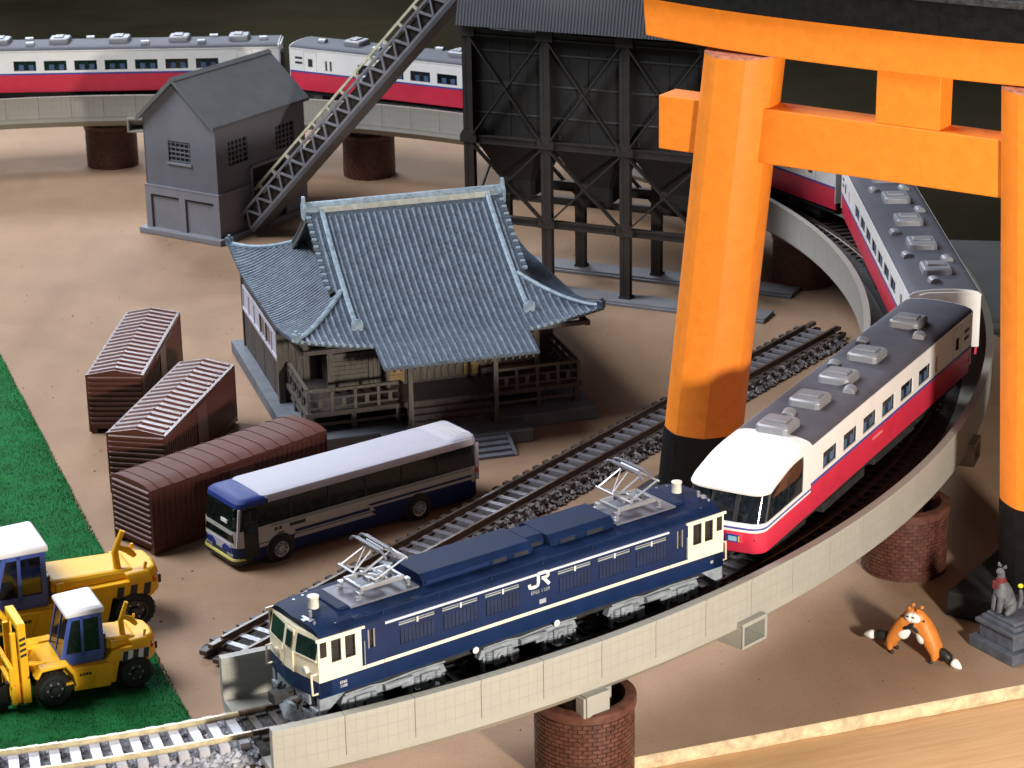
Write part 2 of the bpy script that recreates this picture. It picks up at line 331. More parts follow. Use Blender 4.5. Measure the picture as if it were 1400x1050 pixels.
for k, (a0, a1) in enumerate(SEC):
    t = thing('viaduct_section', SLAB[k], 'viaduct', raised((CX, CY, 0)), 0, 'curved viaduct sections'); t.scale = (KS, KS, KS)
    link('deck', arc_mesh('deck', deck_prof, a0 + 0.03, a1 - 0.03), m_conc2, t)
    link('track_bed', arc_mesh('track_bed', bed_prof, a0 + 0.02, a1 - 0.02), m_ballastbed, t)
    for i in range(NP):
        link('wall_panel', me_out, m_conc, t, rot=(0, 0, radians(a0 + i*DP)))
        link('wall_panel', me_in, m_conc, t, rot=(0, 0, radians(a0 + i*DP)))
    for r in (R - 0.45, R + 0.45):
        link('rail', arc_mesh('rail', rail_prof(r), a0, a1), m_rail, t)
    if k < 3:
        n = 52
        for i in range(n):
            link('sleeper', me_slp, m_slp, t, rot=(0, 0, radians(a0 + (i + 0.5)*45/n)))
    # hollow box brackets and plain tabs under the outer and inner wall
    if k == 0:
        br = [(-45.0, Ro, 1), (-53.6, Ro, 0)]
    elif k == 3: br = [(87.2, Ri, 1), (69.5, Ri, 1)]
    elif k == 1: br = [(-21.4, Ro, 1)]
    else: br = []
    for a, rr, hollow in br:
        sgn = 1 if rr > R else -1; mbk = MB()
        if hollow:
            x0, x1, y0, y1, z0, z1 = -0.75, 0.16, -0.42, 0.42, 1.34, 1.93
            th = 0.07
            mbk.box(x0, x1, y0, y1, z0, z0 + th); mbk.box(x0, x1, y0, y1, z1 - th, z1 + 0.02)
            mbk.box(x0, x1, y0, y0 + th, z0 + th, z1 - th); mbk.box(x0, x1, y1 - th, y1, z0 + th, z1 - th)
            mbk.box(x0, x0 + 0.06, y0 + th, y1 - th, z0 + th, z1 - th)
        else: mbk.box(-0.25, 0.06, -0.3, 0.3, 1.22, 1.70); mbk.box(-0.25, 0.02, -0.36, -0.3, 1.2, 1.66)
        if sgn < 0: mbk.xf(Matrix.Rotation(pi, 4, 'Z'))
        d = Vector((cos(radians(a)), sin(radians(a)), 0))*rr
        part('bracket', mbk, m_conc2, t, loc=d, rot=(0, 0, radians(a)), bevel=0.012)

# brick piers: pill-shaped in plan, long axis across the track
m_brick = mat('pier_brick', (0.105, 0.038, 0.026), 0.4, vary=0.3, scale=5, bump=0.3, bscale=30)
m_mortar = mat('pier_joint', (0.095, 0.036, 0.025), 0.6, vary=0.2)
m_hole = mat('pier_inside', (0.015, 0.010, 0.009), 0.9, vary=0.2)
CR, CL, PH = 1.02, 0.0, 1.78
def pill(r, n=18):
    pts = [(CL + r*cos(a), r*sin(a)) for a in [(-pi/2 + pi*i/n) for i in range(n+1)]] + [(-CL + r*cos(a), r*sin(a)) for a in [(pi/2 + pi*i/n) for i in range(n+1)]]
    return pts
def pill_at(s, r):
    """point and outward normal at arc length s on the pill of radius CR"""
    per = 4*CL + 2*pi*CR; s %= per
    if s < 2*CL: return (-CL + s, -r), (0, -1)
    s -= 2*CL
    if s < pi*CR: a = -pi/2 + s/CR; return (CL + r*cos(a), r*sin(a)), (cos(a), sin(a))
    s -= pi*CR
    if s < 2*CL: return (CL - s, r), (0, 1)
    s -= 2*CL; a = pi/2 + s/CR; return (-CL + r*cos(a), r*sin(a)), (cos(a), sin(a))
mbc = MB().loft([[(x, y, z) for x, y in pill(r)] for r, z in ((CR, 0.002), (CR, PH - 0.22), (CR - 0.19, PH - 0.22), (CR - 0.19, PH - 0.75))]); me_core = mbc.mesh('core', 40)
loops = [[(x, y, PH - 0.22) for x, y in pill(CR + 0.01)], [(x, y, PH - 0.20) for x, y in pill(CR + 0.07)], [(x, y, PH - 0.03) for x, y in pill(CR + 0.07)], [(x, y, PH) for x, y in pill(CR + 0.03)], [(x, y, PH) for x, y in pill(CR - 0.16)], [(x, y, PH - 0.23) for x, y in pill(CR - 0.18)]]
me_rim = MB().loft(loops, cap=False).mesh('rim', 40)
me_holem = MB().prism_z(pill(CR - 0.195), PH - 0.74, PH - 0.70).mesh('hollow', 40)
me_saddle = MB().box(-0.28, 0.28, -0.5, 0.5, PH - 0.70, 2.03).mesh('saddle')
bw, bh, gp = 0.19, 0.095, 0.02
mbb = MB(); per = 4*CL + 2*pi*CR; nb = int(per/bw)
for rw in range(int((PH - 0.24)/bh)):
    for i in range(nb):
        s0 = (i + 0.5*(rw % 2))*per/nb + gp/2; s1 = s0 + per/nb - gp; z0, z1 = rw*bh + gp/2 + 0.01, (rw + 1)*bh + 0.01 - gp/2
        pr = 0.02 + random.uniform(0, 0.012)
        (ax, ay), na = pill_at(s0, CR); (bx, by), nb_ = pill_at(s1, CR)
        mbb.add([(ax, ay, z0), (bx, by, z0), (bx, by, z1), (ax, ay, z1), (ax + na[0]*pr, ay + na[1]*pr, z0), (bx + nb_[0]*pr, by + nb_[1]*pr, z0), (bx + nb_[0]*pr, by + nb_[1]*pr, z1), (ax + na[0]*pr, ay + na[1]*pr, z1)],
                [(4,5,6,7), (0,4,7,3), (1,2,6,5), (3,7,6,2), (0,1,5,4)])
me_bricks = mbb.mesh('bricks', merge=False, recalc=False)
PIER = [(-52.9, 28.9, 'brown brick pier drum in the foreground under the white viaduct tab'), (-27.0, 28.85, 'brown brick pier drum behind the two foxes'), (22.0, 28.1, 'dark brick pier drum in shade right of the leaning torii pillar'),
        (68.0, 28.0, 'brown brick pier drum half hidden behind the conveyor'), (90.4, 28.4, 'brown brick pier drum at the far left below the far coach')]
for a, r, lab in PIER:
    p = Vector((CX*KS + r*cos(radians(a)), CY*KS + r*sin(radians(a)), 0)); t = thing('brick_pier', lab, 'pier', p, radians(a), 'brick piers carrying the viaduct')
    link('core', me_core, m_mortar, t); o = link('bricks', me_bricks, m_brick, t); o['kind'] = 'stuff'
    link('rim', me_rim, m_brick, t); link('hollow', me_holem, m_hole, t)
    # saddle that carries the deck, standing inside the drum
    link('saddle', me_saddle, m_conc2, t)

# ------------------------------------------------------------------ rocks for ballast
def rocks(n, fpos, r0, r1, z0, squash=0.7):
    mb = MB(); base = [(1,0,0),(-1,0,0),(0,1,0),(0,-1,0),(0,0,1),(0,0,-1)]; F = [(0,2,4),(2,1,4),(1,3,4),(3,0,4),(2,0,5),(1,2,5),(3,1,5),(0,3,5)]
    vs, fs = [], []
    for i in range(n):
        x, y, zz = fpos(); r = random.uniform(r0, r1); a = random.uniform(0, pi); b = len(vs)
        for vx, vy, vz in base:
            k = r*random.uniform(0.7, 1.25); X, Y = vx*k, vy*k
            vs.append((x + X*cos(a) - Y*sin(a), y + X*sin(a) + Y*cos(a), z0 + zz + vz*k*squash))
        fs += [tuple(j + b for j in f) for f in F]
    mb.v, mb.f = vs, fs; return mb
m_stone = mat('ballast_stone', (0.24, 0.225, 0.23), 0.75, vary=0.5, scale=5, spec=0.4)
m_stone_lit = mat('ballast_stone_lit', (0.42, 0.42, 0.46), 0.6, vary=0.4, scale=5, spec=0.5)  # lit copy of the stone: the approach track's bright light put into the colour
m_slp_lit = mat('sleeper_lit_grey', (0.44, 0.43, 0.47), 0.35, vary=0.15, scale=5)  # grey plastic, lightened for the pool of light on the approach track
m_rail_lit = mat('rail_lit_cream', (0.62, 0.52, 0.33), 0.38, metal=0.25, vary=0.2, scale=4)  # cream stands for strong light on the rails, put into their colour

# curved approach track at the lower left, level with the viaduct deck
t = thing('approach_track', 'brightly lit curved track with pale sleepers along the bottom left corner', 'track', raised((CX, CY, 0))); t.scale = (KS, KS, KS)
A0, A1 = -96.0, -67.45
link('embankment', arc_mesh('embankment', [(R - 1.35, -0.55), (R - 1.0, 1.80), (R - 0.85, 1.93), (R + 0.85, 1.93), (R + 1.0, 1.80), (R + 1.5, -0.55)], A0, A1), mat('embankment_grey', (0.20, 0.19, 0.21), 0.8, vary=0.4, scale=4, bump=0.6, bscale=12), t)
for r in (R - 0.45, R + 0.45): link('rail', arc_mesh('rail', [(a, z) for a, z in rail_prof(r)], A0, A1), m_rail_lit, t)
me_sl2 = MB().box(R - 0.7, R + 0.7, -0.1, 0.1, 1.93, 2.115).mesh('sleeper')
n = 36
for i in range(n): link('sleeper', me_sl2, m_slp_lit, t, rot=(0, 0, radians(A0 + (i + 0.5)*(A1 - A0)/n)))
def fp():
    a = radians(random.uniform(A0, A1 + 0.4)); r = R + random.choice([random.uniform(0.55, 1.15), random.uniform(0.55, 1.15), random.uniform(-1.05, -0.55), random.uniform(-0.5, 0.5)]); d = abs(r - R)
    return r*cos(a), r*sin(a), -max(0, d - 0.8)*0.5
o = part('ballast', rocks(2600, fp, 0.05, 0.10, 1.94), m_stone_lit, t, merge=False, recalc=False); o['kind'] = 'stuff'

# loose straight ballasted track lying on the board
TA, TB = Vector((-6.6, 49.6)), Vector((9.9, 72.0)); TL = (TB - TA).length; ty = atan2(TB.y - TA.y, TB.x - TA.x)
t = thing('loose_track', 'straight dark brown track with grey ballast lying loose on the board', 'track', (TA.x, TA.y, 0), ty)
m_slp_g = mat('sleeper_sheen', (0.20, 0.19, 0.215), 0.3, vary=0.3, scale=7, bump=0.3)
part('ballast_bed', MB().prism_x([(-0.92, 0.004), (-0.70, 0.26), (0.70, 0.26), (0.92, 0.004)], 0.15, TL - 0.1), m_ballastbed, t)
ds = 0.46; n = int(TL/ds); me_s = MB().box(-0.085, 0.085, -0.36, 0.36, 0.24, 0.335).mesh('sleeper'); me_se = MB().box(-0.10, 0.10, 0.54, 0.80, 0.16, 0.32).mesh('sleeper_end')
for i in range(n):
    x = 0.3 + i*ds
    link('sleeper', me_s, m_slp_g, t, (x, random.uniform(-0.02, 0.02), 0), (0, 0, random.uniform(-0.03, 0.03)))
    for s in (1, -1): link('sleeper_end', me_se, m_slp, t, (x, 0, 0), (0, 0, 0 if s > 0 else pi))
rp = [(-0.055, 0.32), (-0.03, 0.345), (-0.025, 0.40), (-0.04, 0.415), (-0.04, 0.45), (0.04, 0.45), (0.04, 0.415), (0.025, 0.40), (0.03, 0.345), (0.055, 0.32)]
for s in (-0.45, 0.45): part('rail', MB().prism_x([(y + s, z) for y, z in rp], -0.22 if s < 0 else 0.25, TL + (0.1 if s < 0 else -0.35)), m_rail, t)
for s in (-0.45, 0.45):
    mbj = MB()
    for e, x in ((0, -0.15), (1, TL - 0.25)): mbj.box(x, x + 0.5, s - 0.09, s + 0.09, 0.29, 0.40)
    part('rail_joiner', mbj, m_rail, t, bevel=0.02)
for s in (-0.45, 0.45): part('rail_web', MB().box(0.1, TL - 0.2, s - 0.17, s + 0.17, 0.255, 0.318), m_rail, t)
def fp2():
    s = random.choice((-1, 1)); w = random.uniform(0, 0.42); return random.uniform(0.05, TL - 0.1), s*(0.58 + w), -max(0, w - 0.08)*0.62
o = part('ballast', rocks(3600, fp2, 0.05, 0.105, 0.25), m_stone, t, merge=False, recalc=False); o['kind'] = 'stuff'
mbe = MB()
for (x, y) in ((-0.12, -0.75), (-0.2, 0.1), (-0.05, 0.65), (TL + 0.05, -0.6), (TL + 0.02, 0.3)): mbe.bar((x - 0.15, y, 0.14), (x + 0.3, y + 0.05, 0.14), 0.24, 0.13)
part('joint_plate', mbe, m_slp, t, bevel=0.03)

# a little grit and sawdust lying on the board
def fp3():
    p = Vector(EP(random.uniform(-16, bR - 1), random.uniform(0.3, 45))); return p.x, p.y, 0
o = part('grit', rocks(420, fp3, 0.012, 0.035, 0.008), mat('grit_brown', (0.20, 0.13, 0.09), 0.9, vary=0.6, scale=0.6), ground, merge=False, recalc=False); o['kind'] = 'stuff'
# ------------------------------------------------------------------ railcars
m_white = mat('car_white', (0.84, 0.835, 0.825), 0.32, vary=0.03, scale=1.5, coat=0.1)
m_red = mat('car_red', (0.68, 0.035, 0.075), 0.34, vary=0.06, scale=1.5, coat=0.1)
m_bluestripe = mat('stripe_blue', (0.06, 0.075, 0.33), 0.4, vary=0.05)
m_roof = mat('roof_grey', (0.09, 0.09, 0.11), 0.68, vary=0.10, scale=1.2, bump=0.05, spec=0.25)
m_cooler = mat('cooler_silver', (0.27, 0.275, 0.30), 0.42, metal=0.2, vary=0.06)
m_glass = glass('dark_glass')
m_frame = mat('frame_black', (0.02, 0.02, 0.022), 0.5, vary=0.2)
m_under = mat('underframe', (0.02, 0.02, 0.021), 0.7, vary=0.3, scale=4)
m_seat = mat('seat_blue', (0.06, 0.11, 0.22), 0.7, vary=0.2)
m_chrome = mat('chrome', (0.75, 0.76, 0.78), 0.15, metal=0.9, vary=0.05)
m_silver = mat('silver_paint', (0.34, 0.35, 0.38), 0.38, metal=0.5, vary=0.08)
m_cream = mat('loco_cream', (0.84, 0.77, 0.58), 0.35, vary=0.03)
m_cable = mat('white_mark', (0.82, 0.82, 0.80), 0.4, vary=0.02)
CW, Z0c, Z1c, ZS, ZE = 0.97, 0.72, 1.45, 1.52, 2.42      # half width, skirt, red top, stripe top, eave
ROOF = [(-0.97, 2.421), (-0.955, 2.465), (-0.88, 2.525), (-0.70, 2.575), (-0.38, 2.61), (0, 2.62), (0.38, 2.61), (0.70, 2.575), (0.88, 2.525), (0.955, 2.465), (0.97, 2.421)]
me_wheel = MB().lathe([(0.05, -0.06), (0.27, -0.05), (0.29, -0.02), (0.31, 0.05), (0.27, 0.055), (0.2, 0.03), (0.05, 0.03)], n=16, axis='y').mesh('wheel', 40)
def bogie(parent, x, m, wb=0.72, y=0.52):
    b = part('bogie', MB().box(x - 1.05, x + 1.05, -y - 0.1, -y, 0.22, 0.46).box(x - 1.05, x + 1.05, y, y + 0.1, 0.22, 0.46).box(x - 0.2, x + 0.2, -y, y, 0.3, 0.55), m, parent, bevel=0.02)
    for dx in (-wb, wb):
        for sy in (-1, 1): link('wheel', me_wheel, m_under, b, (x + dx, sy*0.44, 0.31), (0, 0, 0 if sy < 0 else pi))
    return b
def cooler(parent, x, y=0.0, flip=1):
    c = part('air_conditioner', MB().loft([[(px*sx, py*sx, z) for px, py in [(-0.36,-0.40),(0.36,-0.40),(0.42,-0.30),(0.42,0.30),(0.36,0.40),(-0.36,0.40),(-0.42,0.30),(-0.42,-0.30)]] for sx, z in ((1.0, 0.0), (1.0, 0.16), (0.90, 0.215))]), m_cooler, parent, 30, 0.015, loc=(x, y, 2.595))
    part('fan_cover', MB().box(-0.15, 0.21, -0.26, 0.26, 0.21, 0.265), m_cooler, c, bevel=0.02)
    return c
def vent(parent, x, y, r=0):
    part('roof_vent', MB().prism_x([(-0.16, 0), (0.16, 0), (0.13, 0.10), (0.05, 0.14), (-0.05, 0.14), (-0.13, 0.10)], -0.17, 0.17), m_cooler, parent, 30, 0.012, loc=(x, y, 2.58 if abs(y) > 0.4 else 2.61), rot=(0, 0, r))
def windows(parent, holes, x0, side, m=None):
    yy = side*(CW - 0.05)
    for a, b, c, d in holes:
        xa, xb = (x0 + a, x0 + b) if side < 0 else (-(x0 + a), -(x0 + b))
        xa, xb = min(xa, xb), max(xa, xb)
        w = part('window', MB().box(xa, xb, min(yy, yy - side*0.02), max(yy, yy - side*0.02), ZS + c, ZS + d), m_glass, parent)
        if b - a > 0.5:
            f = 0.022; y1 = yy + side*0.014; mbf = MB()
            for (p, q, r, s) in ((xa, xb, ZS + c, ZS + c + f), (xa, xb, ZS + d - f, ZS + d), (xa, xa + f, ZS + c + f, ZS + d - f), (xb - f, xb, ZS + c + f, ZS + d - f)):
                mbf.box(p, q, min(yy, y1), max(yy, y1), r, s)
            part('frame', mbf, m_frame, w)
WIN = [(x - 0.46, x + 0.46) for x in (3.3, 2.06, 0.82, -0.42, -1.66, -2.9, -4.14)]
def build_car(name, label, nose=False, group=None):
    t = thing(name, label, 'train car', group=group)
    HL = 7.05
    xr = 6.65 if nose else HL; xl = -4.35 if nose else -HL                 # straight sides run from xl to xr
    if nose: wins = [(x - 0.43, x + 0.43) for x in (-3.2, -1.95, -0.70, 0.55, 1.82, 3.08)] + [(3.87, 4.07)]
    else: wins = WIN + [(5.02, 5.12), (5.24, 5.34)]
    for side in (-1, 1):
        if side < 0: o, ux = (xl, -CW, ZS), (1, 0, 0); holes = [(a - xl, b - xl, 0.09, 0.50) for a, b in wins]
        else: o, ux = (xr, CW, ZS), (-1, 0, 0); holes = [(xr - b, xr - a, 0.09, 0.50) for a, b in wins]
        part('side_wall', MB().wall(o, ux, (0, 0, 1), (0, -side, 0), xr - xl, ZE - ZS, holes, 0.05), m_white, t)
        for (a, b) in wins:
            xa, xb = a, b; yy = side*(CW - 0.05)
            w = part('window', MB().box(xa, xb, min(yy, yy - side*0.03), max(yy, yy - side*0.03), ZS + 0.09, ZS + 0.50), m_glass, t)
            if b - a > 0.5:
                f = 0.024; y1 = yy + side*0.016; mbf = MB()
                for (p, q, r, s) in ((xa, xb, ZS + 0.09, ZS + 0.09 + f), (xa, xb, ZS + 0.50 - f, ZS + 0.50), (xa, xa + f, ZS + 0.09 + f, ZS + 0.50 - f), (xb - f, xb, ZS + 0.09 + f, ZS + 0.50 - f)):
                    mbf.box(p, q, min(yy, y1), max(yy, y1), r, s)
                part('frame', mbf, m_frame, w)
                mbs = MB()
                for sx in (xa + 0.12, xa + 0.52): mbs.box(sx, sx + 0.2, min(yy, yy + side*0.006), max(yy, yy + side*0.006), ZS + 0.115, ZS + 0.33)
                part('seat_backs', mbs, m_seat, w)
        y0, y1 = sorted((side*CW, side*(CW - 0.04)))
        part('stripe', MB().box(xl, xr, min(side*CW, side*(CW + 0.004)) if side < 0 else y0, max(y1, side*(CW + 0.004)) if side > 0 else y1, Z1c, ZS - 0.001), m_bluestripe, t)
        part('lower_panel', MB().loft([[(x, side*CW, Z1c - 0.001), (x, side*(CW - 0.05), Z1c - 0.001), (x, side*(CW - 0.12), Z0c), (x, side*(CW - 0.05), Z0c)] for x in (xl, xr)]), m_red, t, bevel=0.008)
        # passenger door: a slightly recessed leaf outlined on the white side, with a step below
        for dx in ((5.2,) if nose else (5.75, -6.0)):
            mbd = MB(); f = 0.012
            for (p, q, r, s) in ((dx, dx + f, ZS, ZE - 0.1), (dx + 0.62, dx + 0.62 + f, ZS, ZE - 0.1), (dx, dx + 0.62, ZE - 0.1, ZE - 0.1 + f)):
                ya, yb = sorted((side*(CW - 0.002), side*(CW + 0.003))); mbd.box(p, q, ya, yb, r, s)
            d = part('door_outline', mbd, mat('seam_grey', (0.30, 0.29, 0.28), 0.6), t)
            ya, yb = sorted((side*CW, side*(CW + 0.006)))
            part('door_window', MB().box(dx + 0.20, dx + 0.42, ya, yb, ZS + 0.2, ZS + 0.52), m_glass, d)
        ya, yb = sorted((side*CW, side*(CW + 0.006)))
        for zz in (ZS + 0.28, ZS + 0.48): part('side_vent', MB().box(xr - 0.6, xr - 0.25, ya, yb, zz, zz + 0.09), m_frame, t)
    for e, x in ((1, xr),) if nose else ((1, xr), (-1, xl)):
        poly = [(-CW, 0.95), (CW, 0.95)] + [(y, z) for y, z in reversed(ROOF)]
        a, b = sorted((x, x + e*0.03)); part('end_wall', MB().prism_x(poly, a, b), m_white, t, bevel=0.01)
        mg = MB(); a, b = sorted((x + e*0.031, x + e*0.16)); mg.box(a, b, -0.34, 0.34, 0.9, 2.1); g = part('gangway', mg, m_under, t, bevel=0.02)
        part('end_rail', MB().tube([(x + e*0.06, -0.7, 2.46), (x + e*0.10, -0.5, 2.53), (x + e*0.10, 0.5, 2.53), (x + e*0.06, 0.7, 2.46)], 0.022), m_white, t, 60)
        a, b = sorted((x + e*0.03, x + e*0.34)); part('coupler', MB().box(a, b, -0.1, 0.1, 0.5, 0.66), m_under, t, bevel=0.02)
    gl = xl if not nose else -4.3
    part('roof', MB().prism_x(ROOF, gl, xr), m_roof, t, 50)
    part('white_ledge', MB().box(gl, xr, -0.985, -0.955, 2.405, 2.44).box(gl, xr, 0.955, 0.985, 2.405, 2.44), m_white, t)
    part('underfloor', MB().box(-HL + (1.2 if nose else 0.2), xr - 0.2, -0.8, 0.8, 0.52, 1.0).box(-3.2, -0.6, -0.84, 0.84, 0.34, 0.55).box(0.1, 2.9, -0.82, 0.82, 0.36, 0.55), m_under, t, bevel=0.02)
    for x in (-4.75, 4.75): bogie(t, x, m_under)
    if nose:
        for x in (-4.05, -2.15, -0.35, 1.5, 4.4): cooler(t, x)
        for x, y in ((-3.15, 0.12), (-0.95, -0.52), (0.6, 0.52), (2.55, 0.55), (3.6, -0.58)): vent(t, x, y, 0.2)
    else:
        for x in (-5.4, -2.95, -0.5, 1.95, 4.4): cooler(t, x)
        for x, y in ((-6.4, 0.2), (-4.3, -0.5), (-3.9, 0.55), (-1.6, 0.55), (0.8, -0.55), (3.1, 0.5), (3.3, -0.45), (5.9, 0.25)): vent(t, x, y, 0.1)
    if not nose: return t
    # ---- rounded nose, lofted ring by ring
    def ring(z, xf, w, r, xb=-4.35, k=7):
        pts = [(xb, -w, z)]
        for i in range(k + 1):
            a = -pi/2 - (pi/2)*i/k; pts.append((xf + r + r*cos(a), -w + r + r*sin(a) if False else (-w + r) + r*sin(a), z))
        n = 5
        for i in range(1, n): pts.append((xf - 0.05*sin(pi*i/n), (-w + r) + (2*w - 2*r)*i/n, z))
        for i in range(k + 1):
            a = pi - (pi/2)*i/k; pts.append((xf + r + r*cos(a), (w - r) + r*sin(a), z))
        pts.append((xb, w, z)); return pts
    def shell(name, levels, m, sm=40, closetop=False):
        loops = [ring(*l) for l in levels]
        mbn = MB().loft(loops, cap=False, close=False)
        if closetop: mbn.f.append(tuple((len(loops)-1)*len(loops[0]) + i for i in range(len(loops[0]))))
        return part(name, mbn, m, t, sm)
    shell('nose_skirt', [(0.72, -6.62, 0.86, 0.30), (0.74, -6.98, 0.93, 0.34), (1.05, -7.12, 0.965, 0.36), (1.30, -7.14, 0.97, 0.36)], m_red)
    shell('nose_band', [(1.30, -7.145, 0.972, 0.36), (1.36, -7.15, 0.975, 0.36)], m_white)
    shell('nose_stripe', [(1.36, -7.148, 0.976, 0.36), (1.41, -7.146, 0.976, 0.36)], m_bluestripe)
    shell('nose_ledge', [(1.41, -7.15, 0.975, 0.36), (1.48, -7.13, 0.972, 0.36), (1.485, -7.06, 0.955, 0.36)], m_white)
    shell('windscreen', [(1.485, -7.06, 0.952, 0.34), (1.80, -6.93, 0.95, 0.34), (2.16, -6.76, 0.945, 0.34), (2.34, -5.7, 0.93, 0.3)], m_glass)
    def roofz(y):
        y = abs(y)
        for (y0, z0), (y1, z1) in zip(ROOF[5:], ROOF[6:]):
            if y0 <= y <= y1: return z0 + (z1 - z0)*(y - y0)/(y1 - y0)
        return ROOF[-1][1]
    rows = []; ny = 24; nu = 20
    for i in range(nu + 1):
        u = i/nu; row = []
        for j in range(ny + 1):
            y = 0.972*sin(pi/2*(-1 + 2*j/ny)); yy = abs(y)/0.972
            xf = -6.96 + 0.30*yy**9 + 0.03*yy**2; x = -4.302 + (xf + 4.302)*u
            pl = 2.645 - 0.43*u**1.1 - 0.03*yy**2 - (0.06*max(0, u - 0.93)/0.07)
            a_, b_ = roofz(min(0.97, abs(y))), pl; k_ = 0.05; h_ = max(0, min(1, 0.5 + 0.5*(b_ - a_)/k_)); z = b_*(1 - h_) + a_*h_ - k_*h_*(1 - h_)
            row.append((x, y, max(2.13, z)))
        rows.append(row)
    mbn = MB(); n_ = ny + 1; top = [p for r in rows for p in r]
    mbn.add(top, [(i*n_ + j, i*n_ + j + 1, (i+1)*n_ + j + 1, (i+1)*n_ + j) for i in range(nu) for j in range(ny)])
    edge = [i*n_ for i in range(nu + 1)] + [nu*n_ + j for j in range(1, n_)] + [i*n_ + ny for i in range(nu - 1, -1, -1)]
    low = [(top[k][0]*0.998, top[k][1]*0.985, max(2.10, top[k][2] - 0.075)) for k in edge]; b0 = len(mbn.v); mbn.v += low
    for k in range(len(edge) - 1): mbn.f.append((edge[k], edge[k+1], b0 + k + 1, b0 + k))
    part('nose_roof', mbn, m_white, t, 45)
    for side in (-1, 1):          # white pillar between cab window and first passenger window, and side posts
        ya, yb = sorted((side*0.90, side*CW)); part('cab_pillar', MB().prism_y([(-4.78, 1.486), (-4.35, 1.486), (-4.35, 2.42), (-4.72, 2.40)], ya, yb), m_white, t)
        part('cab_panel', MB().prism_y([(-4.78, 1.31), (-4.35, 1.31), (-4.35, 1.486), (-4.78, 1.486)], *sorted((side*0.90, side*0.972))), m_white, t)
        part('window_post', MB().bar((-6.80, side*0.915, 1.49), (-6.56, side*0.915, 2.13), 0.06, 0.05, (0, 1, 0)), m_chrome, t)
        part('window_divider', MB().box(-5.62, -5.58, *sorted((side*0.94, side*0.957)), 1.49, 2.12), m_frame, t)
    part('screen_post', MB().bar((-7.09, -0.30, 1.49), (-6.84, -0.30, 2.13), 0.10, 0.05, (1, 0, 0.3)), m_frame, t)
    part('screen_post', MB().bar((-7.09, 0.30, 1.49), (-6.84, 0.30, 2.13), 0.05, 0.05, (1, 0, 0.3)), m_frame, t)
    part('wiper', MB().tube([(-7.10, 0.05, 1.50), (-6.95, 0.42, 1.92)], 0.014), m_frame, t)
    e = part('emblem', MB().box(-7.215, -7.10, -0.54, -0.12, 1.03, 1.27), m_red, t, bevel=0.04)
    part('emblem_face', MB().box(-7.223, -7.214, -0.50, -0.16, 1.06, 1.24), mat('emblem_blue', (0.02, 0.05, 0.30), 0.2), e, bevel=0.003)
    part('emblem_patch', MB().box(-7.23, -7.223, -0.42, -0.22, 1.09, 1.20), mat('emblem_cyan', (0.30, 0.55, 0.70), 0.2), e)
    part('emblem_patch', MB().box(-7.23, -7.223, -0.49, -0.455, 1.08, 1.22), mat('emblem_yellow', (0.75, 0.50, 0.08), 0.2), e)
    part('tow_hole', MB().cyl((-7.085, -0.76, 1.12), 0.035, 0.08, 12, 'x'), m_frame, t)
    mbx = MB()
    for i in range(6): mbx.box(-0.45 + i*0.11, -0.39 + i*0.11 + 0.02*(i % 2), -CW - 0.004, -CW + 0.01, 1.24, 1.30)
    part('faint_lettering', mbx, mat('letter_pink', (0.72, 0.25, 0.28), 0.5), t)
    return t
CAR = [(-29.75, 'red and white railcar with rounded windscreen nose behind the blue locomotive', True),
       (-0.4, 'red and white coach seen from above with white end wall, right of the torii pillar', False),
       (29.7, 'red and white coach mostly hidden behind torii and coal bunker', False),
       (59.8, 'red and white coach behind the sloping conveyor at the back', False),
       (89.8, 'red and white coach at the far left behind the grey house', False)]
proto = None
for k, (a, lab, nose) in enumerate(CAR):
    if nose or proto is None: c = build_car('railcar', lab, nose, 'red and white train cars'); proto = proto or (None if nose else c)
    else: c = dup(proto); c['label'] = lab
    p = polar(a, R - 0.38, ZR); c.location = raised(p); c.scale = (KS, KS, KS); c.rotation_euler = (0, 0, radians(a + 90))

# ------------------------------------------------------------------ electric locomotive
m_blue = mat('loco_blue', (0.0045, 0.0185, 0.073), 0.4, vary=0.08, scale=1.5, coat=0.0, spec=0.35, dust=0.05)
m_bluetop = mat('loco_blue_roof', (0.004, 0.0145, 0.054), 0.6, vary=0.2, scale=2, spec=0.15, dust=0.12)
m_panto_grey = mat('panto_deck', (0.13, 0.13, 0.165), 0.5, vary=0.15, scale=2, dust=0.3)
m_bogie = mat('bogie_grey', (0.26, 0.285, 0.315), 0.5, vary=0.2, scale=4, bump=0.1)
m_louver = mat('louver_blue', (0.004, 0.015, 0.056), 0.55, vary=0.2)
m_lightgrey = mat('vent_grey', (0.36, 0.38, 0.40), 0.45, vary=0.1)
LW, LB, LC, LE, LHL = 0.935, 0.75, 1.10, 2.04, 5.17      # half width, body bottom, stripe, eave, half length
loco = thing('electric_locomotive', 'dark blue electric locomotive with cream cab ends and raised pantographs on the viaduct', 'locomotive', raised((-0.2006, 45.6731, ZR)), 0.620894); loco.scale = (KS, KS, KS)
VX = (-2.85, -1.80, -0.75, 1.10, 2.15, 3.15)
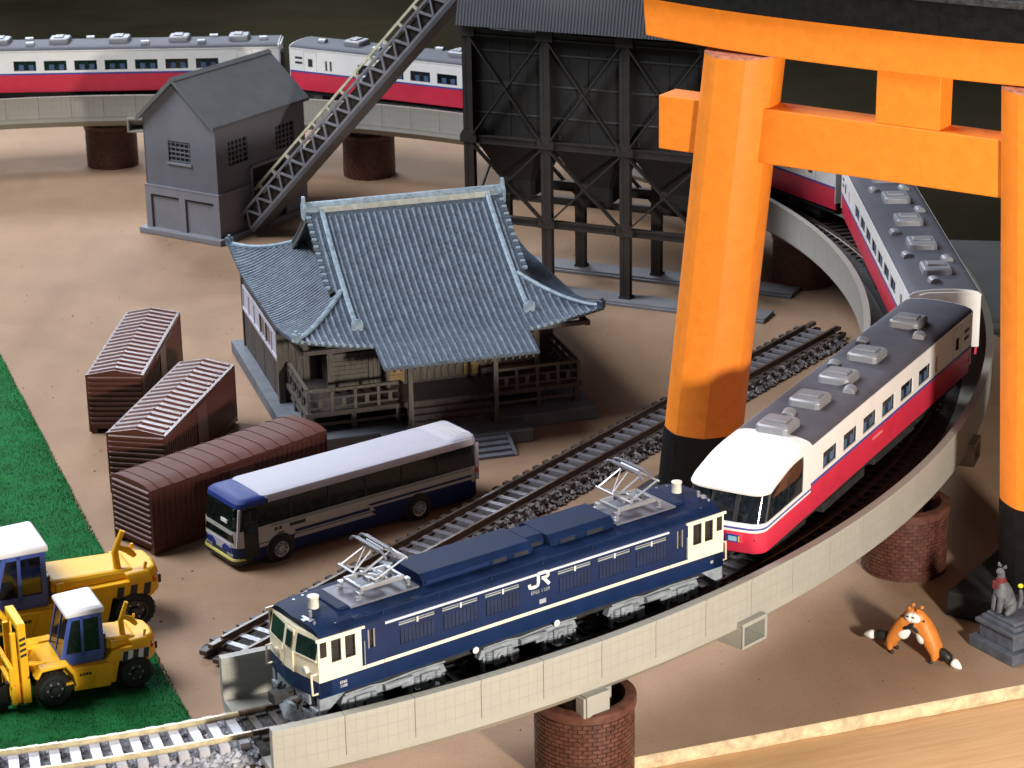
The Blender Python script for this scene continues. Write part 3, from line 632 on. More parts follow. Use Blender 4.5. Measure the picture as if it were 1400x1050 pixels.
for side in (-1, 1):
    f = lambda x: x if side < 0 else x      # both sides alike
    yo = side*LW; ya, yb = sorted((yo, yo - side*0.05))
    part('lower_side', MB().box(-LHL, LHL, *sorted((yo, yo - side*0.10)), LB, LC), m_blue, loco)
    part('stripe', MB().box(-LHL + 1.0, LHL - 1.0, *sorted((yo + side*0.004, yo - side*0.08)), LC + 0.001, LC + 0.075), m_cream, loco)
    # blue centre part of the side with openings
    x0, x1 = -LHL + 1.0, LHL - 1.0; zb = LC + 0.076; H = LE - zb
    holes = [(-4.02 - x0, -3.86 - x0, 0.34, 0.74), (3.86 - x0, 4.02 - x0, 0.34, 0.74)]
    for vx in VX:
        holes += [(vx - 0.44 - x0, vx + 0.44 - x0, 0.60, 0.69), (vx - 0.42 - x0, vx + 0.42 - x0, 0.20, 0.545)]
    if side < 0: part('side_wall', MB().wall((x0, yo, zb), (1,0,0), (0,0,1), (0,1,0), x1 - x0, H, holes, 0.04), m_blue, loco)
    else: part('side_wall', MB().wall((x1, yo, zb), (-1,0,0), (0,0,1), (0,-1,0), x1 - x0, H, [((x1 - x0) - b, (x1 - x0) - a, c, d) for a, b, c, d in holes], 0.04), m_blue, loco)
    yi = yo - side*0.04
    for vx in VX:
        s = part('vent_slot', MB().box(vx - 0.44, vx + 0.44, *sorted((yi, yi - side*0.02)), zb + 0.60, zb + 0.69), m_lightgrey, loco)
        part('slot_bar', MB().box(vx - 0.44, vx + 0.44, *sorted((yi, yi + side*0.015)), zb + 0.635, zb + 0.65), m_frame, s)
        part('slot_mark', MB().box(vx - 0.018, vx + 0.018, *sorted((yi, yo + side*0.012)), zb + 0.59, zb + 0.70), m_cable, s)
        lv = part('louver', MB().box(vx - 0.42, vx + 0.42, *sorted((yi, yi - side*0.02)), zb + 0.20, zb + 0.545), m_louver, loco)
        for j in range(9):
            xx = vx - 0.40 + j*0.092; part('slat', MB().box(xx, xx + 0.082, *sorted((yi, yi + side*0.037)), zb + 0.205, zb + 0.54), m_louver, lv)
    for sx in (-1, 1):
        w = part('door_window', MB().box(sx*3.94 - 0.08, sx*3.94 + 0.08, *sorted((yi, yi - side*0.02)), zb + 0.34, zb + 0.74), m_glass, loco)
        part('frame', MB().box(sx*3.94 - 0.08, sx*3.94 - 0.05, *sorted((yi, yo + side*0.004)), zb + 0.34, zb + 0.74).box(sx*3.94 + 0.05, sx*3.94 + 0.08, *sorted((yi, yo + side*0.004)), zb + 0.34, zb + 0.74), m_silver, w)
        part('door_seam', MB().box(sx*3.66 - 0.008, sx*3.66 + 0.008, *sorted((yo, yo + side*0.004)), LB + 0.02, LE - 0.1), m_louver, loco)
        part('handrail', MB().tube([(sx*4.12, yo + side*0.03, LC + 0.12), (sx*4.12, yo + side*0.03, LC + 0.62)], 0.010, 5), m_lightgrey, loco)
        # cream cab side with two windows
        a, b = sorted((sx*(LHL - 1.0), sx*LHL)); hh = [(0.30, 0.53, 0.36, 0.84), (0.62, 0.86, 0.36, 0.84)]
        if sx > 0: hh = [(1 - q, 1 - p, r, s) for p, q, r, s in hh]
        if side < 0: mbw = MB().wall((a, yo - 0.001, LC), (1,0,0), (0,0,1), (0,1,0), 1.0, LE - LC, hh, 0.04)
        else: mbw = MB().wall((b, yo + 0.001, LC), (-1,0,0), (0,0,1), (0,-1,0), 1.0, LE - LC, [(1 - q, 1 - p, r, s) for p, q, r, s in hh], 0.04)
        cs = part('cab_side', mbw, m_cream, loco)
        for p, q, r, s in hh:
            w = part('cab_window', MB().box(a + p, a + q, *sorted((yi, yi - side*0.02)), LC + r, LC + s), m_glass, cs)
            f_ = 0.018; part('frame', MB().box(a + p, a + p + f_, *sorted((yi, yo - side*0.006)), LC + r, LC + s).box(a + q - f_, a + q, *sorted((yi, yo - side*0.006)), LC + r, LC + s).box(a + p + f_, a + q - f_, *sorted((yi, yo - side*0.006)), LC + s - f_, LC + s).box(a + p + f_, a + q - f_, *sorted((yi, yo - side*0.006)), LC + r, LC + r + f_), mat('window_rubber', (0.05, 0.045, 0.03), 0.5), w)
        part('gutter', MB().box(*sorted((sx*4.1, sx*5.22)), *sorted((yo, yo + side*0.035)), LE - 0.045, LE + 0.005), m_cream, loco)
    part('gutter', MB().box(-3.62, 3.62, *sorted((yo, yo + side*0.03)), LE - 0.10, LE - 0.055), mat('gutter_white', (0.66, 0.70, 0.74), 0.4), loco)
    for x in (-3.62, -2.3, -1.0, 0.3, 1.6, 2.9): part('roof_seam', MB().box(x - 0.01, x + 0.01, *sorted((side*0.80, side*0.90)), LE + 0.05, LE + 0.145), m_louver, loco)
# ends
for e in (-1, 1):
    X = lambda d: e*(LHL + d)
    prof = lambda d0, z: [(X(d0), -LW, z), (X(d0 + 0.12), -0.16, z), (X(d0 + 0.12), 0.16, z), (X(d0), LW, z), (X(-0.3), LW, z), (X(-0.3), -LW, z)]
    part('front_lower', MB().loft([prof(0.0, LB), prof(0.0, LC)]), m_blue, loco, bevel=0.012)
    part('cab_front', MB().loft([prof(0.0, LC + 0.001), prof(0.0, 1.55), prof(-0.10, LE)]), m_cream, loco, bevel=0.012)
    def fpt(y, z, out=0.012):
        d = 0.0 if z <= 1.55 else -0.10*(z - 1.55)/(LE - 1.55); d += 0.12*(min(1, (LW - abs(y))/(LW - 0.16)))
        return Vector((X(d + out), y, z))
    for s in (-1, 1):
        q = [fpt(s*0.25, 1.57), fpt(s*0.84, 1.57), fpt(s*0.84, 1.95), fpt(s*0.25, 1.95)]; qb = [p - Vector((e*0.03, 0, 0)) for p in q]
        w = part('windscreen', MB().loft([qb, q]), m_glass, loco)
        part('sill', MB().loft([[p + Vector((e*0.006, 0, dz)) for p in (fpt(s*0.22, 1.53), fpt(s*0.88, 1.53))] + [p + Vector((e*-0.02, 0, dz)) for p in (fpt(s*0.88, 1.53), fpt(s*0.22, 1.53))] for dz in (0, 0.035)]), m_cream, w)
        part('corner_window', MB().box(*sorted((X(-0.20), X(-0.04))), *sorted((s*(LW - 0.01), s*(LW + 0.006))), 1.62, 1.95), m_glass, loco, bevel=0.01)
        # grab rails at the corners
        part('grab_rail', MB().tube([fpt(s*0.86, 1.28, 0.0), fpt(s*0.86, 1.28, 0.12), fpt(s*0.88, 0.86, 0.12), fpt(s*0.88, 0.86, 0.0)], 0.024, 6), m_cream, loco, 60)
        part('corner_rail', MB().tube([fpt(s*0.20, 1.12, 0.03), fpt(s*0.20, 1.56, 0.03)], 0.016, 6), m_cream, loco, 60)
        h = part('headlight', MB().cyl((X(0.02), s*0.55, LC + 0.16), 0.085, e*0.09, 16, 'x'), m_cream, loco, 40)
        part('lens', MB().cyl((X(0.112), s*0.55, LC + 0.16), 0.065, e*0.008, 16, 'x'), mat('lamp_lens', (0.5, 0.5, 0.48), 0.1), h)
        part('plough_skirt', MB().prism_y([(X(0.0), LB), (X(-0.62), LB), (X(-0.46), LB - 0.12), (X(0.0), 0.30)], *sorted((s*0.80, s*0.91))), m_bogie, loco, bevel=0.01)
        part('step', MB().box(*sorted((X(-0.08), X(0.06))), *sorted((s*0.62, s*0.86)), 0.42, 0.50), m_bogie, loco, bevel=0.01)
    part('front_door', MB().loft([[fpt(-0.15, 1.12, 0.006), fpt(0.15, 1.12, 0.006), fpt(0.15, 1.97, 0.006), fpt(-0.15, 1.97, 0.006)], [fpt(-0.15, 1.12, 0.022), fpt(0.15, 1.12, 0.022), fpt(0.15, 1.97, 0.022), fpt(-0.15, 1.97, 0.022)]]), m_cream, loco)
    part('door_glass', MB().loft([[fpt(-0.10, 1.60, 0.02), fpt(0.10, 1.60, 0.02), fpt(0.10, 1.92, 0.02), fpt(-0.10, 1.92, 0.02)], [fpt(-0.10, 1.60, 0.03), fpt(0.10, 1.60, 0.03), fpt(0.10, 1.92, 0.03), fpt(-0.10, 1.92, 0.03)]]), m_glass, loco)
    part('buffer_beam', MB().box(*sorted((X(-0.25), X(0.06))), -0.62, 0.62, 0.52, LB), m_bogie, loco, bevel=0.02)
    c = part('coupler', MB().box(*sorted((X(0.06), X(0.42))), -0.09, 0.09, 0.52, 0.66), m_under, loco, bevel=0.02)
    part('knuckle', MB().box(*sorted((X(0.36), X(0.58))), -0.15, 0.13, 0.47, 0.72), m_under, c, bevel=0.04)
    for y in (-0.45, -0.3, 0.3, 0.45): part('hose', MB().tube([(X(0.06), y, 0.62), (X(0.16), y, 0.50), (X(0.14), y, 0.34)], 0.025, 5), m_frame, loco, 60)
    part('snow_plough', MB().loft([[(X(0.0), -0.8, z), (X(dd), 0, z), (X(0.0), 0.8, z), (X(-0.06), 0.8, z), (X(dd - 0.08), 0, z), (X(-0.06), -0.8, z)] for z, dd in ((0.06, 0.30), (0.34, 0.16))]), m_bogie, loco)
    # roof fittings at this end
    pot = part('antenna_pot', MB().lathe([(0.11, 0), (0.105, 0.20), (0.12, 0.22), (0.12, 0.25), (0.08, 0.26)], n=16), mat('pot_cream', (0.70, 0.68, 0.58), 0.5), loco, 40, loc=(e*4.70, 0.10 if e > 0 else -0.05, 2.28))
    h = part('horn_base', MB().box(-0.12, 0.12, -0.16, 0.16, 0, 0.05).box(-0.2, 0.2, -0.05, 0.05, 0, 0.045), m_silver, loco, loc=(e*4.95, -0.34, 2.20), bevel=0.01)
    part('horn', MB().cyl((0, 0, 0.04), 0.035, 0.14, 10), m_silver, h)
    for yy, xx in ((0.55, 4.8), (0.62, 4.55), (-0.6, 5.02)): part('roof_lug', MB().cyl((e*xx, yy, 2.14), 0.03, 0.12, 8), m_silver, loco)
    part('marker_lug', MB().box(e*4.55 - 0.13, e*4.55 + 0.13, -0.80, -0.74, 2.16, 2.21), m_silver, loco, bevel=0.01)
RF = [(-0.935, LE + 0.001), (-0.93, LE + 0.05), (-0.80, LE + 0.17), (-0.5, LE + 0.235), (0, LE + 0.25), (0.5, LE + 0.235), (0.80, LE + 0.17), (0.93, LE + 0.05), (0.935, LE + 0.001)]
loops = []
for x, k, dz in ((-5.20, 0.97, -0.02), (-5.0, 1.0, -0.01), (-4.6, 1.0, 0), (4.6, 1.0, 0), (5.0, 1.0, -0.01), (5.20, 0.97, -0.02)):
    loops.append([(x + (0.09 if x < 0 else -0.09)*abs(y)/0.935*(1 if abs(x) > 5.1 else 0), y*k, max(LE + 0.001, z + dz*3)) for y, z in RF])
part('roof', MB().loft(loops), m_bluetop, loco, 30)
for side in (-1, 1): part('roof_walk', MB().box(-4.3, 4.3, *sorted((side*0.56, side*0.86)), LE + 0.12, LE + 0.185), m_bluetop, loco, bevel=0.02)
ZH = LE + 0.22
for e in (-1, 1):
    part('panto_deck', MB().box(*sorted((e*2.52, e*4.15)), -0.55, 0.55, ZH + 0.005, ZH + 0.05), m_panto_grey, loco, bevel=0.015)
    part('deck_trim', MB().box(*sorted((e*4.15, e*4.42)), -0.5, 0.5, ZH, ZH + 0.07), m_bluetop, loco, bevel=0.03)
# raised hoods in the middle of the roof with small openings
HP = [(-0.56, 0), (-0.56, 0.13), (-0.44, 0.235), (0.44, 0.235), (0.56, 0.13), (0.56, 0)]
def hood(x0, x1, k, ops):
    h = part('roof_hood', MB().prism_x([(y*k, ZH + z) for y, z in HP], x0, x1), m_bluetop, loco, bevel=0.02)
    for a, b in ops:
        for s in (-1, 1):
            fr = part('hood_opening', MB().box(a - 0.03, b + 0.03, *sorted((s*0.55*k, s*(0.56*k + 0.02))), ZH + 0.02, ZH + 0.135), m_blue, h)
            part('dark_slot', MB().box(a, b, *sorted((s*0.56*k, s*(0.56*k + 0.026))), ZH + 0.035, ZH + 0.115), m_frame, fr)
    return h
hood(-2.45, 0.30, 1.0, [(-0.72, -0.40), (-0.18, 0.16)])
hood(0.302, 0.75, 0.62, [(0.38, 0.66)])
hood(0.752, 2.45, 1.0, [(1.0, 1.36), (1.7, 2.1)])
part('hood_ledge', MB().box(-2.4, -0.85, -0.60, -0.561, ZH + 0.06, ZH + 0.13), m_blue, loco)
# pantographs
def pantograph(x, hgt):
    p = part('pantograph', MB().box(-0.52, 0.52, -0.34, -0.27, 0.16, 0.26).box(-0.52, 0.52, 0.27, 0.34, 0.16, 0.26).box(-0.52, -0.44, -0.27, 0.27, 0.17, 0.25).box(0.44, 0.52, -0.27, 0.27, 0.17, 0.25), m_silver, loco, bevel=0.015, loc=(x, 0, ZH + 0.02))
    for sx in (-1, 1):
        for sy in (-1, 1):
            part('insulator', MB().lathe([(0.045, 0), (0.065, 0.03), (0.04, 0.06), (0.065, 0.09), (0.04, 0.12), (0.05, 0.16)], (sx*0.58, sy*0.36, 0), 10), m_silver, p, 50)
            part('bracket', MB().box(*sorted((sx*0.5, sx*0.62)), *sorted((sy*0.28, sy*0.40)), 0.155, 0.19), m_silver, p)
    part('main_shaft', MB().cyl((-0.12, -0.30, 0.27), 0.04, 0.60, 10, 'y').cyl((0.12, -0.30, 0.27), 0.04, 0.60, 10, 'y').box(-0.2, 0.2, -0.1, 0.1, 0.2, 0.30), m_silver, p, 40)
    el = 0.62; zm = 0.27 + (hgt - 0.27)*0.44
    for s in (-1, 1):
        for y in (-0.22, 0.22):
            part('lower_arm', MB().tube([(s*0.12, y, 0.27), (s*-el, y*1.12, zm)], [0.028, 0.02], 6), m_silver, p, 60)
            part('upper_arm', MB().tube([(s*-el, y*1.12, zm), (s*-0.06, y*0.55, hgt - 0.06)], [0.02, 0.014], 5), m_silver, p, 60)
        part('elbow_shaft', MB().tube([(s*-el, -0.30, zm), (s*-el, 0.30, zm)], 0.026, 6), m_silver, p, 60)
    part('cross_stay', MB().tube([(-el, -0.25, zm), (-0.06, 0.12, hgt - 0.06)], 0.012, 5).tube([(el, 0.25, zm), (0.06, -0.12, hgt - 0.06)], 0.012, 5), m_silver, p, 60)
    hd = part('pan_head', MB().tube([(-0.07, -0.30, hgt - 0.05), (-0.07, 0.30, hgt - 0.05)], 0.03, 6).tube([(0.07, -0.30, hgt - 0.05), (0.07, 0.30, hgt - 0.05)], 0.03, 6), m_silver, p, 60)
    for s in (-1, 1):
        part('contact_strip', MB().bar((s*0.10, -0.42, hgt), (s*0.10, 0.42, hgt), 0.09, 0.03), m_panto_grey, hd)
        for sy in (-1, 1): part('horn', MB().tube([(s*0.10, sy*0.42, hgt), (s*0.10, sy*0.56, hgt - 0.03), (s*0.10, sy*0.66, hgt - 0.12)], 0.03, 6), m_panto_grey, hd, 60)
    return p
pantograph(-3.25, 0.98); pantograph(3.25, 1.02)
# bogies: three, with wheels, axle boxes, springs and brake gear
def loco_bogie(x):
    b = part('bogie', MB().box(x - 1.25, x + 1.25, -0.4, 0.4, 0.25, 0.6), m_under, loco)
    for s in (-1, 1):
        y0 = s*0.60; y1 = s*0.78
        fr = part('side_frame', MB().prism_y([(x - 1.28, 0.36), (x - 1.2, 0.55), (x - 0.5, 0.60), (x + 0.5, 0.60), (x + 1.2, 0.55), (x + 1.28, 0.36), (x + 0.9, 0.30), (x + 0.45, 0.38), (x - 0.45, 0.38), (x - 0.9, 0.30)], *sorted((y0, y1))), m_bogie, b, bevel=0.015)
        for dx in (-0.78, 0.78):
            part('axle_box', MB().box(x + dx - 0.17, x + dx + 0.17, *sorted((y1, s*0.86)), 0.16, 0.50).cyl((x + dx, s*0.86, 0.33), 0.11, s*0.04, 12, 'y'), m_bogie, fr, bevel=0.02)
            part('axle_hole', MB().cyl((x + dx, s*0.90, 0.33), 0.05, s*0.006, 10, 'y'), m_frame, fr)
            for d2 in (-0.26, 0.26): part('spring', MB().lathe([(0.07, 0), (0.09, 0.03), (0.07, 0.06), (0.09, 0.09), (0.07, 0.12), (0.09, 0.15), (0.07, 0.18), (0.09, 0.21), (0.07, 0.24)], (x + dx + d2, s*0.80, 0.24), 8), m_bogie, fr, 60)
            part('brake_rod', MB().box(x + dx - 0.42, x + dx - 0.36, *sorted((s*0.72, s*0.82)), 0.08, 0.4).box(x + dx + 0.36, x + dx + 0.42, *sorted((s*0.72, s*0.82)), 0.05, 0.36), m_bogie, fr)
            link('wheel', me_wheel, m_under, b, (x + dx, s*0.44, 0.32), (0, 0, 0 if s < 0 else pi))
        part('brake_cylinder', MB().cyl((x - 0.28, s*0.84, 0.50), 0.075, 0.56, 12, 'x'), m_bogie, fr, 40)
        part('pipe', MB().tube([(x - 1.2, s*0.83, 0.62), (x - 0.6, s*0.84, 0.64), (x - 0.3, s*0.84, 0.60), (x + 0.4, s*0.84, 0.64), (x + 1.2, s*0.83, 0.62)], 0.022, 5), m_bogie, fr, 60)
        part('equipment_box', MB().box(x + 0.12, x + 0.42, *sorted((s*0.78, s*0.88)), 0.36, 0.56).box(x - 0.5, x - 0.3, *sorted((s*0.78, s*0.85)), 0.12, 0.36), m_bogie, fr, bevel=0.015)
for x in (-3.35, 0.0, 3.35): loco_bogie(x)
part('underframe', MB().box(-LHL + 0.05, LHL - 0.05, -0.80, 0.80, 0.58, LB - 0.002), m_under, loco)
for x in (-1.45, 0.62): part('side_lamp', MB().lathe([(0.0, 0.0), (0.07, -0.01), (0.075, -0.04), (0.05, -0.06)], (x, -0.90, 0.70), 12, 'y'), mat('lamp_white', (0.9, 0.9, 0.86), 0.15), loco, 50)
# company mark and lettering on both sides
def logo(side):
    th = 0.036; mbl = MB()
    def stroke(pts):
        for i in range(len(pts) - 1):
            a, b = Vector((pts[i][0], 0, pts[i][1])), Vector((pts[i+1][0], 0, pts[i+1][1])); d = (b - a).normalized()
            mbl.bar(a - d*th*0.48, b + d*th*0.48, 0.008, th*2, (d.z, 0, -d.x))
    stroke([(-0.26, -0.06), (-0.25, -0.11), (-0.20, -0.13), (-0.10, -0.13), (-0.05, -0.11), (-0.03, -0.06), (-0.03, 0.14), (0.17, 0.14), (0.22, 0.11), (0.22, 0.05), (0.17, 0.02), (0.075, 0.02)])
    stroke([(0.11, 0.01), (0.24, -0.14)])
    o = part('company_mark', mbl, m_cable, loco, loc=(0.18*1, side*(LW + 0.004), 1.82), rot=(0, 0, 0 if side < 0 else pi), merge=False)
for s in (-1, 1):
    logo(s); rt = (pi/2, 0, 0 if s < 0 else pi)
    textmesh('road_number', 'EF65 1109', 0.115, m_lightgrey, loco, (0.20, s*(LW + 0.003), 1.56), rt, 0.002)
    part('maker_plate', MB().box(0.17, 0.34, *sorted((s*LW, s*(LW + 0.008))), 1.27, 1.37), m_lightgrey, loco)
    for xx, tx in ((-4.62, 'EF65\n1109'), (4.85, '82')): textmesh('small_lettering', tx, 0.085, m_cable, loco, (xx, s*(LW + 0.003), 0.93), rt, 0.002)
# ------------------------------------------------------------------ grey transfer house
m_hw = mat('house_grey', (0.135, 0.137, 0.165), 0.7, vary=0.06, scale=1.0, bump=0.08)
m_hl = mat('house_light', (0.20, 0.20, 0.225), 0.7, vary=0.06, scale=1.0, bump=0.08)
m_hr = mat('house_roof', (0.105, 0.110, 0.120), 0.75, vary=0.08, scale=1.5, bump=0.1)
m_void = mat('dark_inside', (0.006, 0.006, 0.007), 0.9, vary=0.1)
hy = atan2(0.835, 0.55)                                   # local x runs along the long (right) wall, local y to the left
t = thing('transfer_house', 'grey two storey model house with gable roof and barred windows', 'house', (-10.5, 83.75, 0), hy)
HLn, HWd, HZ, HA, PL_ = 5.2, 3.4, 4.40, 5.90, 1.80      # length, width, eave, ridge, storey line
part('plinth', MB().box(-0.28, HLn + 0.2, -0.22, HWd + 0.28, 0.004, 0.22), m_hl, t, bevel=0.03)
# gable wall (local x = 0, facing -x)
gw = [(1.25, 2.15, 2.75 - PL_, 3.35 - PL_)]
part('upper_wall', MB().wall((0, HWd, PL_), (0, -1, 0), (0, 0, 1), (1, 0, 0), HWd, HZ - PL_, [(HWd - 2.25, HWd - 1.20, 1.02, 1.82)], 0.08), m_hw, t)
part('gable', MB().prism_x([(0, HZ), (HWd, HZ), (HWd/2, HA - 0.05)], 0.0, 0.05).prism_x([(0, HZ), (HWd, HZ), (HWd/2, HA - 0.05)], HLn - 0.05, HLn), m_hw, t)
wf = part('window', MB().box(0.08, 0.10, 1.20, 2.25, PL_ + 1.02, PL_ + 1.82), m_void, t)
for k in range(5): part('bar', MB().box(0.04, 0.075, 1.21, 2.24, PL_ + 1.05 + k*0.17, PL_ + 1.095 + k*0.17), m_hw, wf)
for k in range(5): part('bar', MB().box(0.045, 0.08, 1.29 + k*0.21, 1.32 + k*0.21, PL_ + 1.03, PL_ + 1.81), m_hw, wf)
part('sill', MB().box(-0.05, 0.0, 1.15, 2.3, PL_ + 0.94, PL_ + 1.02), m_hl, wf)
lw = MB().wall((-0.06, HWd + 0.06, 0.22), (0, -1, 0), (0, 0, 1), (1, 0, 0), HWd + 0.12, PL_ - 0.22, [(0.26, 1.62, 0.001, 1.28), (1.90, 3.26, 0.001, 1.28)], 0.10)
part('lower_wall', lw, m_hl, t)
for a, b in ((HWd + 0.06 - 1.62, HWd + 0.06 - 0.26), (HWd + 0.06 - 3.26, HWd + 0.06 - 1.90)):
    part('panel', MB().box(0.03, 0.06, a + 0.03, b - 0.03, 0.22, 1.42), m_hl, t)
part('ledge', MB().box(-0.07, 0.0, -0.06, HWd + 0.06, PL_ - 0.001, PL_ + 0.06).box(0.0, 1.83, -0.07, 0.0, PL_ - 0.001, PL_ + 0.06).box(3.95, HLn, -0.07, 0.0, PL_ - 0.001, PL_ + 0.06), m_hl, t)
# long wall (local y = 0, facing -y) with two barred windows and the doorway for the conveyor
part('upper_wall', MB().wall((0, 0, PL_ + 0.06), (1, 0, 0), (0, 0, 1), (0, 1, 0), HLn, HZ - PL_ - 0.06, [(0.70, 1.80, 0.90, 1.80), (3.45, 4.55, 0.90, 1.80), (1.95, 3.9, 0.0, 0.60)], 0.08), m_hw, t)
part('lower_wall', MB().wall((0, -0.001, 0.22), (1, 0, 0), (0, 0, 1), (0, 1, 0), HLn, PL_ - 0.22, [(1.95, 3.9, 0.0, PL_ - 0.22)], 0.08), m_hl, t)
for x in (0.70, 3.45):
    w = part('window', MB().box(x, x + 1.1, 0.08, 0.10, PL_ + 0.96, PL_ + 1.86), m_void, t)
    for k in range(4): part('bar', MB().box(x + 0.16 + k*0.22, x + 0.21 + k*0.22, 0.03, 0.075, PL_ + 0.96, PL_ + 1.86), m_hw, w)
    for k in range(4): part('bar', MB().box(x, x + 1.1, 0.04, 0.08, PL_ + 1.08 + k*0.19, PL_ + 1.125 + k*0.19), m_hw, w)
part('doorway', MB().box(1.9, 3.95, 0.10, 0.14, 0.22, PL_ + 0.7), m_void, t)
part('door_frame', MB().box(1.83, 1.95, -0.06, 0.08, 0.22, PL_ + 0.66).box(1.95, 3.95, -0.06, 0.08, PL_ + 0.60, PL_ + 0.72), m_hl, t)
part('rear_wall', MB().box(0.0, HLn, HWd - 0.06, HWd, 0.22, HZ).box(HLn - 0.06, HLn, 0.08, HWd - 0.06, 0.22, HZ), m_hw, t)
ov = 0.14; ove = 0.20; sl = (HA - HZ)/(HWd/2)
for s in (-1, 1):
    y_e = HWd/2 + s*(HWd/2 + ov); z_e = HZ - ov*sl; th = 0.11
    pr = [(HWd/2, HA), (y_e, z_e), (y_e, z_e + th), (HWd/2, HA + th)]
    part('roof_slope', MB().prism_x(pr, -ove, HLn + ove), m_hr, t, bevel=0.012)
    part('barge_board', MB().prism_x([(y, z + 0.012 if i > 1 else z - 0.05) for i, (y, z) in enumerate(pr)], -ove - 0.05, -ove), m_hr, t)
part('ridge_cap', MB().prism_x([(HWd/2 - 0.14, HA + 0.02), (HWd/2, HA + 0.145), (HWd/2 + 0.14, HA + 0.02), (HWd/2, HA)], -ove - 0.06, HLn + ove + 0.03), m_hr, t)

# ------------------------------------------------------------------ coal bunker on stilts
m_bk = mat('bunker_dark', (0.021, 0.0165, 0.0148), 0.6, vary=0.2, scale=2, bump=0.15)
m_bk2 = mat('bunker_panel', (0.011, 0.0105, 0.011), 0.65, vary=0.25, scale=1.5, bump=0.2)
m_bkl = mat('bunker_rib', (0.05, 0.05, 0.055), 0.55, vary=0.2)
m_bkr = mat('bunker_roof', (0.075, 0.078, 0.09), 0.65, vary=0.1, scale=1.5)
m_curb = mat('bunker_base', (0.17, 0.17, 0.185), 0.75, vary=0.1, scale=1, bump=0.1)
sy = atan2(-0.42, 0.908); SP, DPH = 2.82, 2.85
t = thing('coal_bunker', 'tall black braced coal bunker on stilts with hoppers behind the temple', 'bunker', (3.87, 76.12, 0), sy)
PX = [-2*SP, -SP, 0, SP]; ZTOP, ZM, ZL = 8.95, 5.12, 2.40
for i, x in enumerate(PX):
    for y in (0, DPH):
        p = part('post', MB().box(x - 0.05, x + 0.05, y - 0.14, y + 0.14, 0.14, ZTOP).box(x - 0.18, x - 0.05, y - 0.15, y - 0.10, 0.14, ZTOP).box(x + 0.05, x + 0.18, y - 0.15, y - 0.10, 0.14, ZTOP).box(x - 0.15, x - 0.05, y + 0.10, y + 0.15, 0.14, ZTOP).box(x + 0.05, x + 0.15, y + 0.10, y + 0.15, 0.14, ZTOP), m_bk, t)
        part('foot', MB().box(x - 0.2, x + 0.2, y - 0.2, y + 0.2, 0.13, 0.2), m_bk, p)
        if y == 0:
            for z in (ZTOP - 0.22, ZM, ZL): part('gusset', MB().prism_y([(x - 0.3, z - 0.12), (x + 0.3, z - 0.12), (x + 0.3, z + 0.12), (x + 0.2, z + 0.3), (x - 0.2, z + 0.3), (x - 0.3, z + 0.12)], -0.185, -0.155), m_bk, p)
for y in (0, DPH):
    s = -1 if y == 0 else 1
    for z, h in ((ZTOP - 0.2, 0.24), (ZM, 0.28), (ZL, 0.26)) + (((2.95, 0.34),) if y else ()):
        part('beam', MB().box(PX[0] - 0.2, PX[-1] + 0.2, y - 0.10, y + 0.10, z - h/2, z - h/2 + 0.05).box(PX[0] - 0.2, PX[-1] + 0.2, y - 0.10, y + 0.10, z + h/2 - 0.05, z + h/2).box(PX[0] - 0.2, PX[-1] + 0.2, y - 0.04, y + 0.04, z - h/2 + 0.05, z + h/2 - 0.05), m_bk, t)
    for i in range(3):
        a, b = PX[i], PX[i+1]
        for z0, z1 in ((ZM + 0.15, ZTOP - 0.35), (ZL + 0.15, ZM - 0.15)):
            yy = y + s*0.11
            part('brace', MB().bar((a + 0.15, yy, z0), (b - 0.15, yy, z1), 0.05, 0.20, (0, 1, 0)), m_bk, t)
            part('brace', MB().bar((a + 0.15, yy + s*0.052, z1), (b - 0.15, yy + s*0.052, z0), 0.05, 0.20, (0, 1, 0)), m_bk, t)
            part('brace_plate', MB().box((a + b)/2 - 0.16, (a + b)/2 + 0.16, yy - 0.04, yy + 0.09 if s > 0 else yy + 0.02, (z0 + z1)/2 - 0.16, (z0 + z1)/2 + 0.16).xf(Matrix.Identity(4)), m_bk, t)
for x in (PX[0], PX[-1]):
    for z in (ZTOP - 0.2, ZM, ZL): part('beam', MB().box(x - 0.08, x + 0.08, 0.1, DPH - 0.1, z - 0.1, z + 0.1), m_bk, t)
    for z0, z1 in ((ZL + 0.2, ZM - 0.2),): part('brace', MB().bar((x, 0.15, z0), (x, DPH - 0.15, z1), 0.13, 0.05, (1, 0, 0)), m_bk, t)
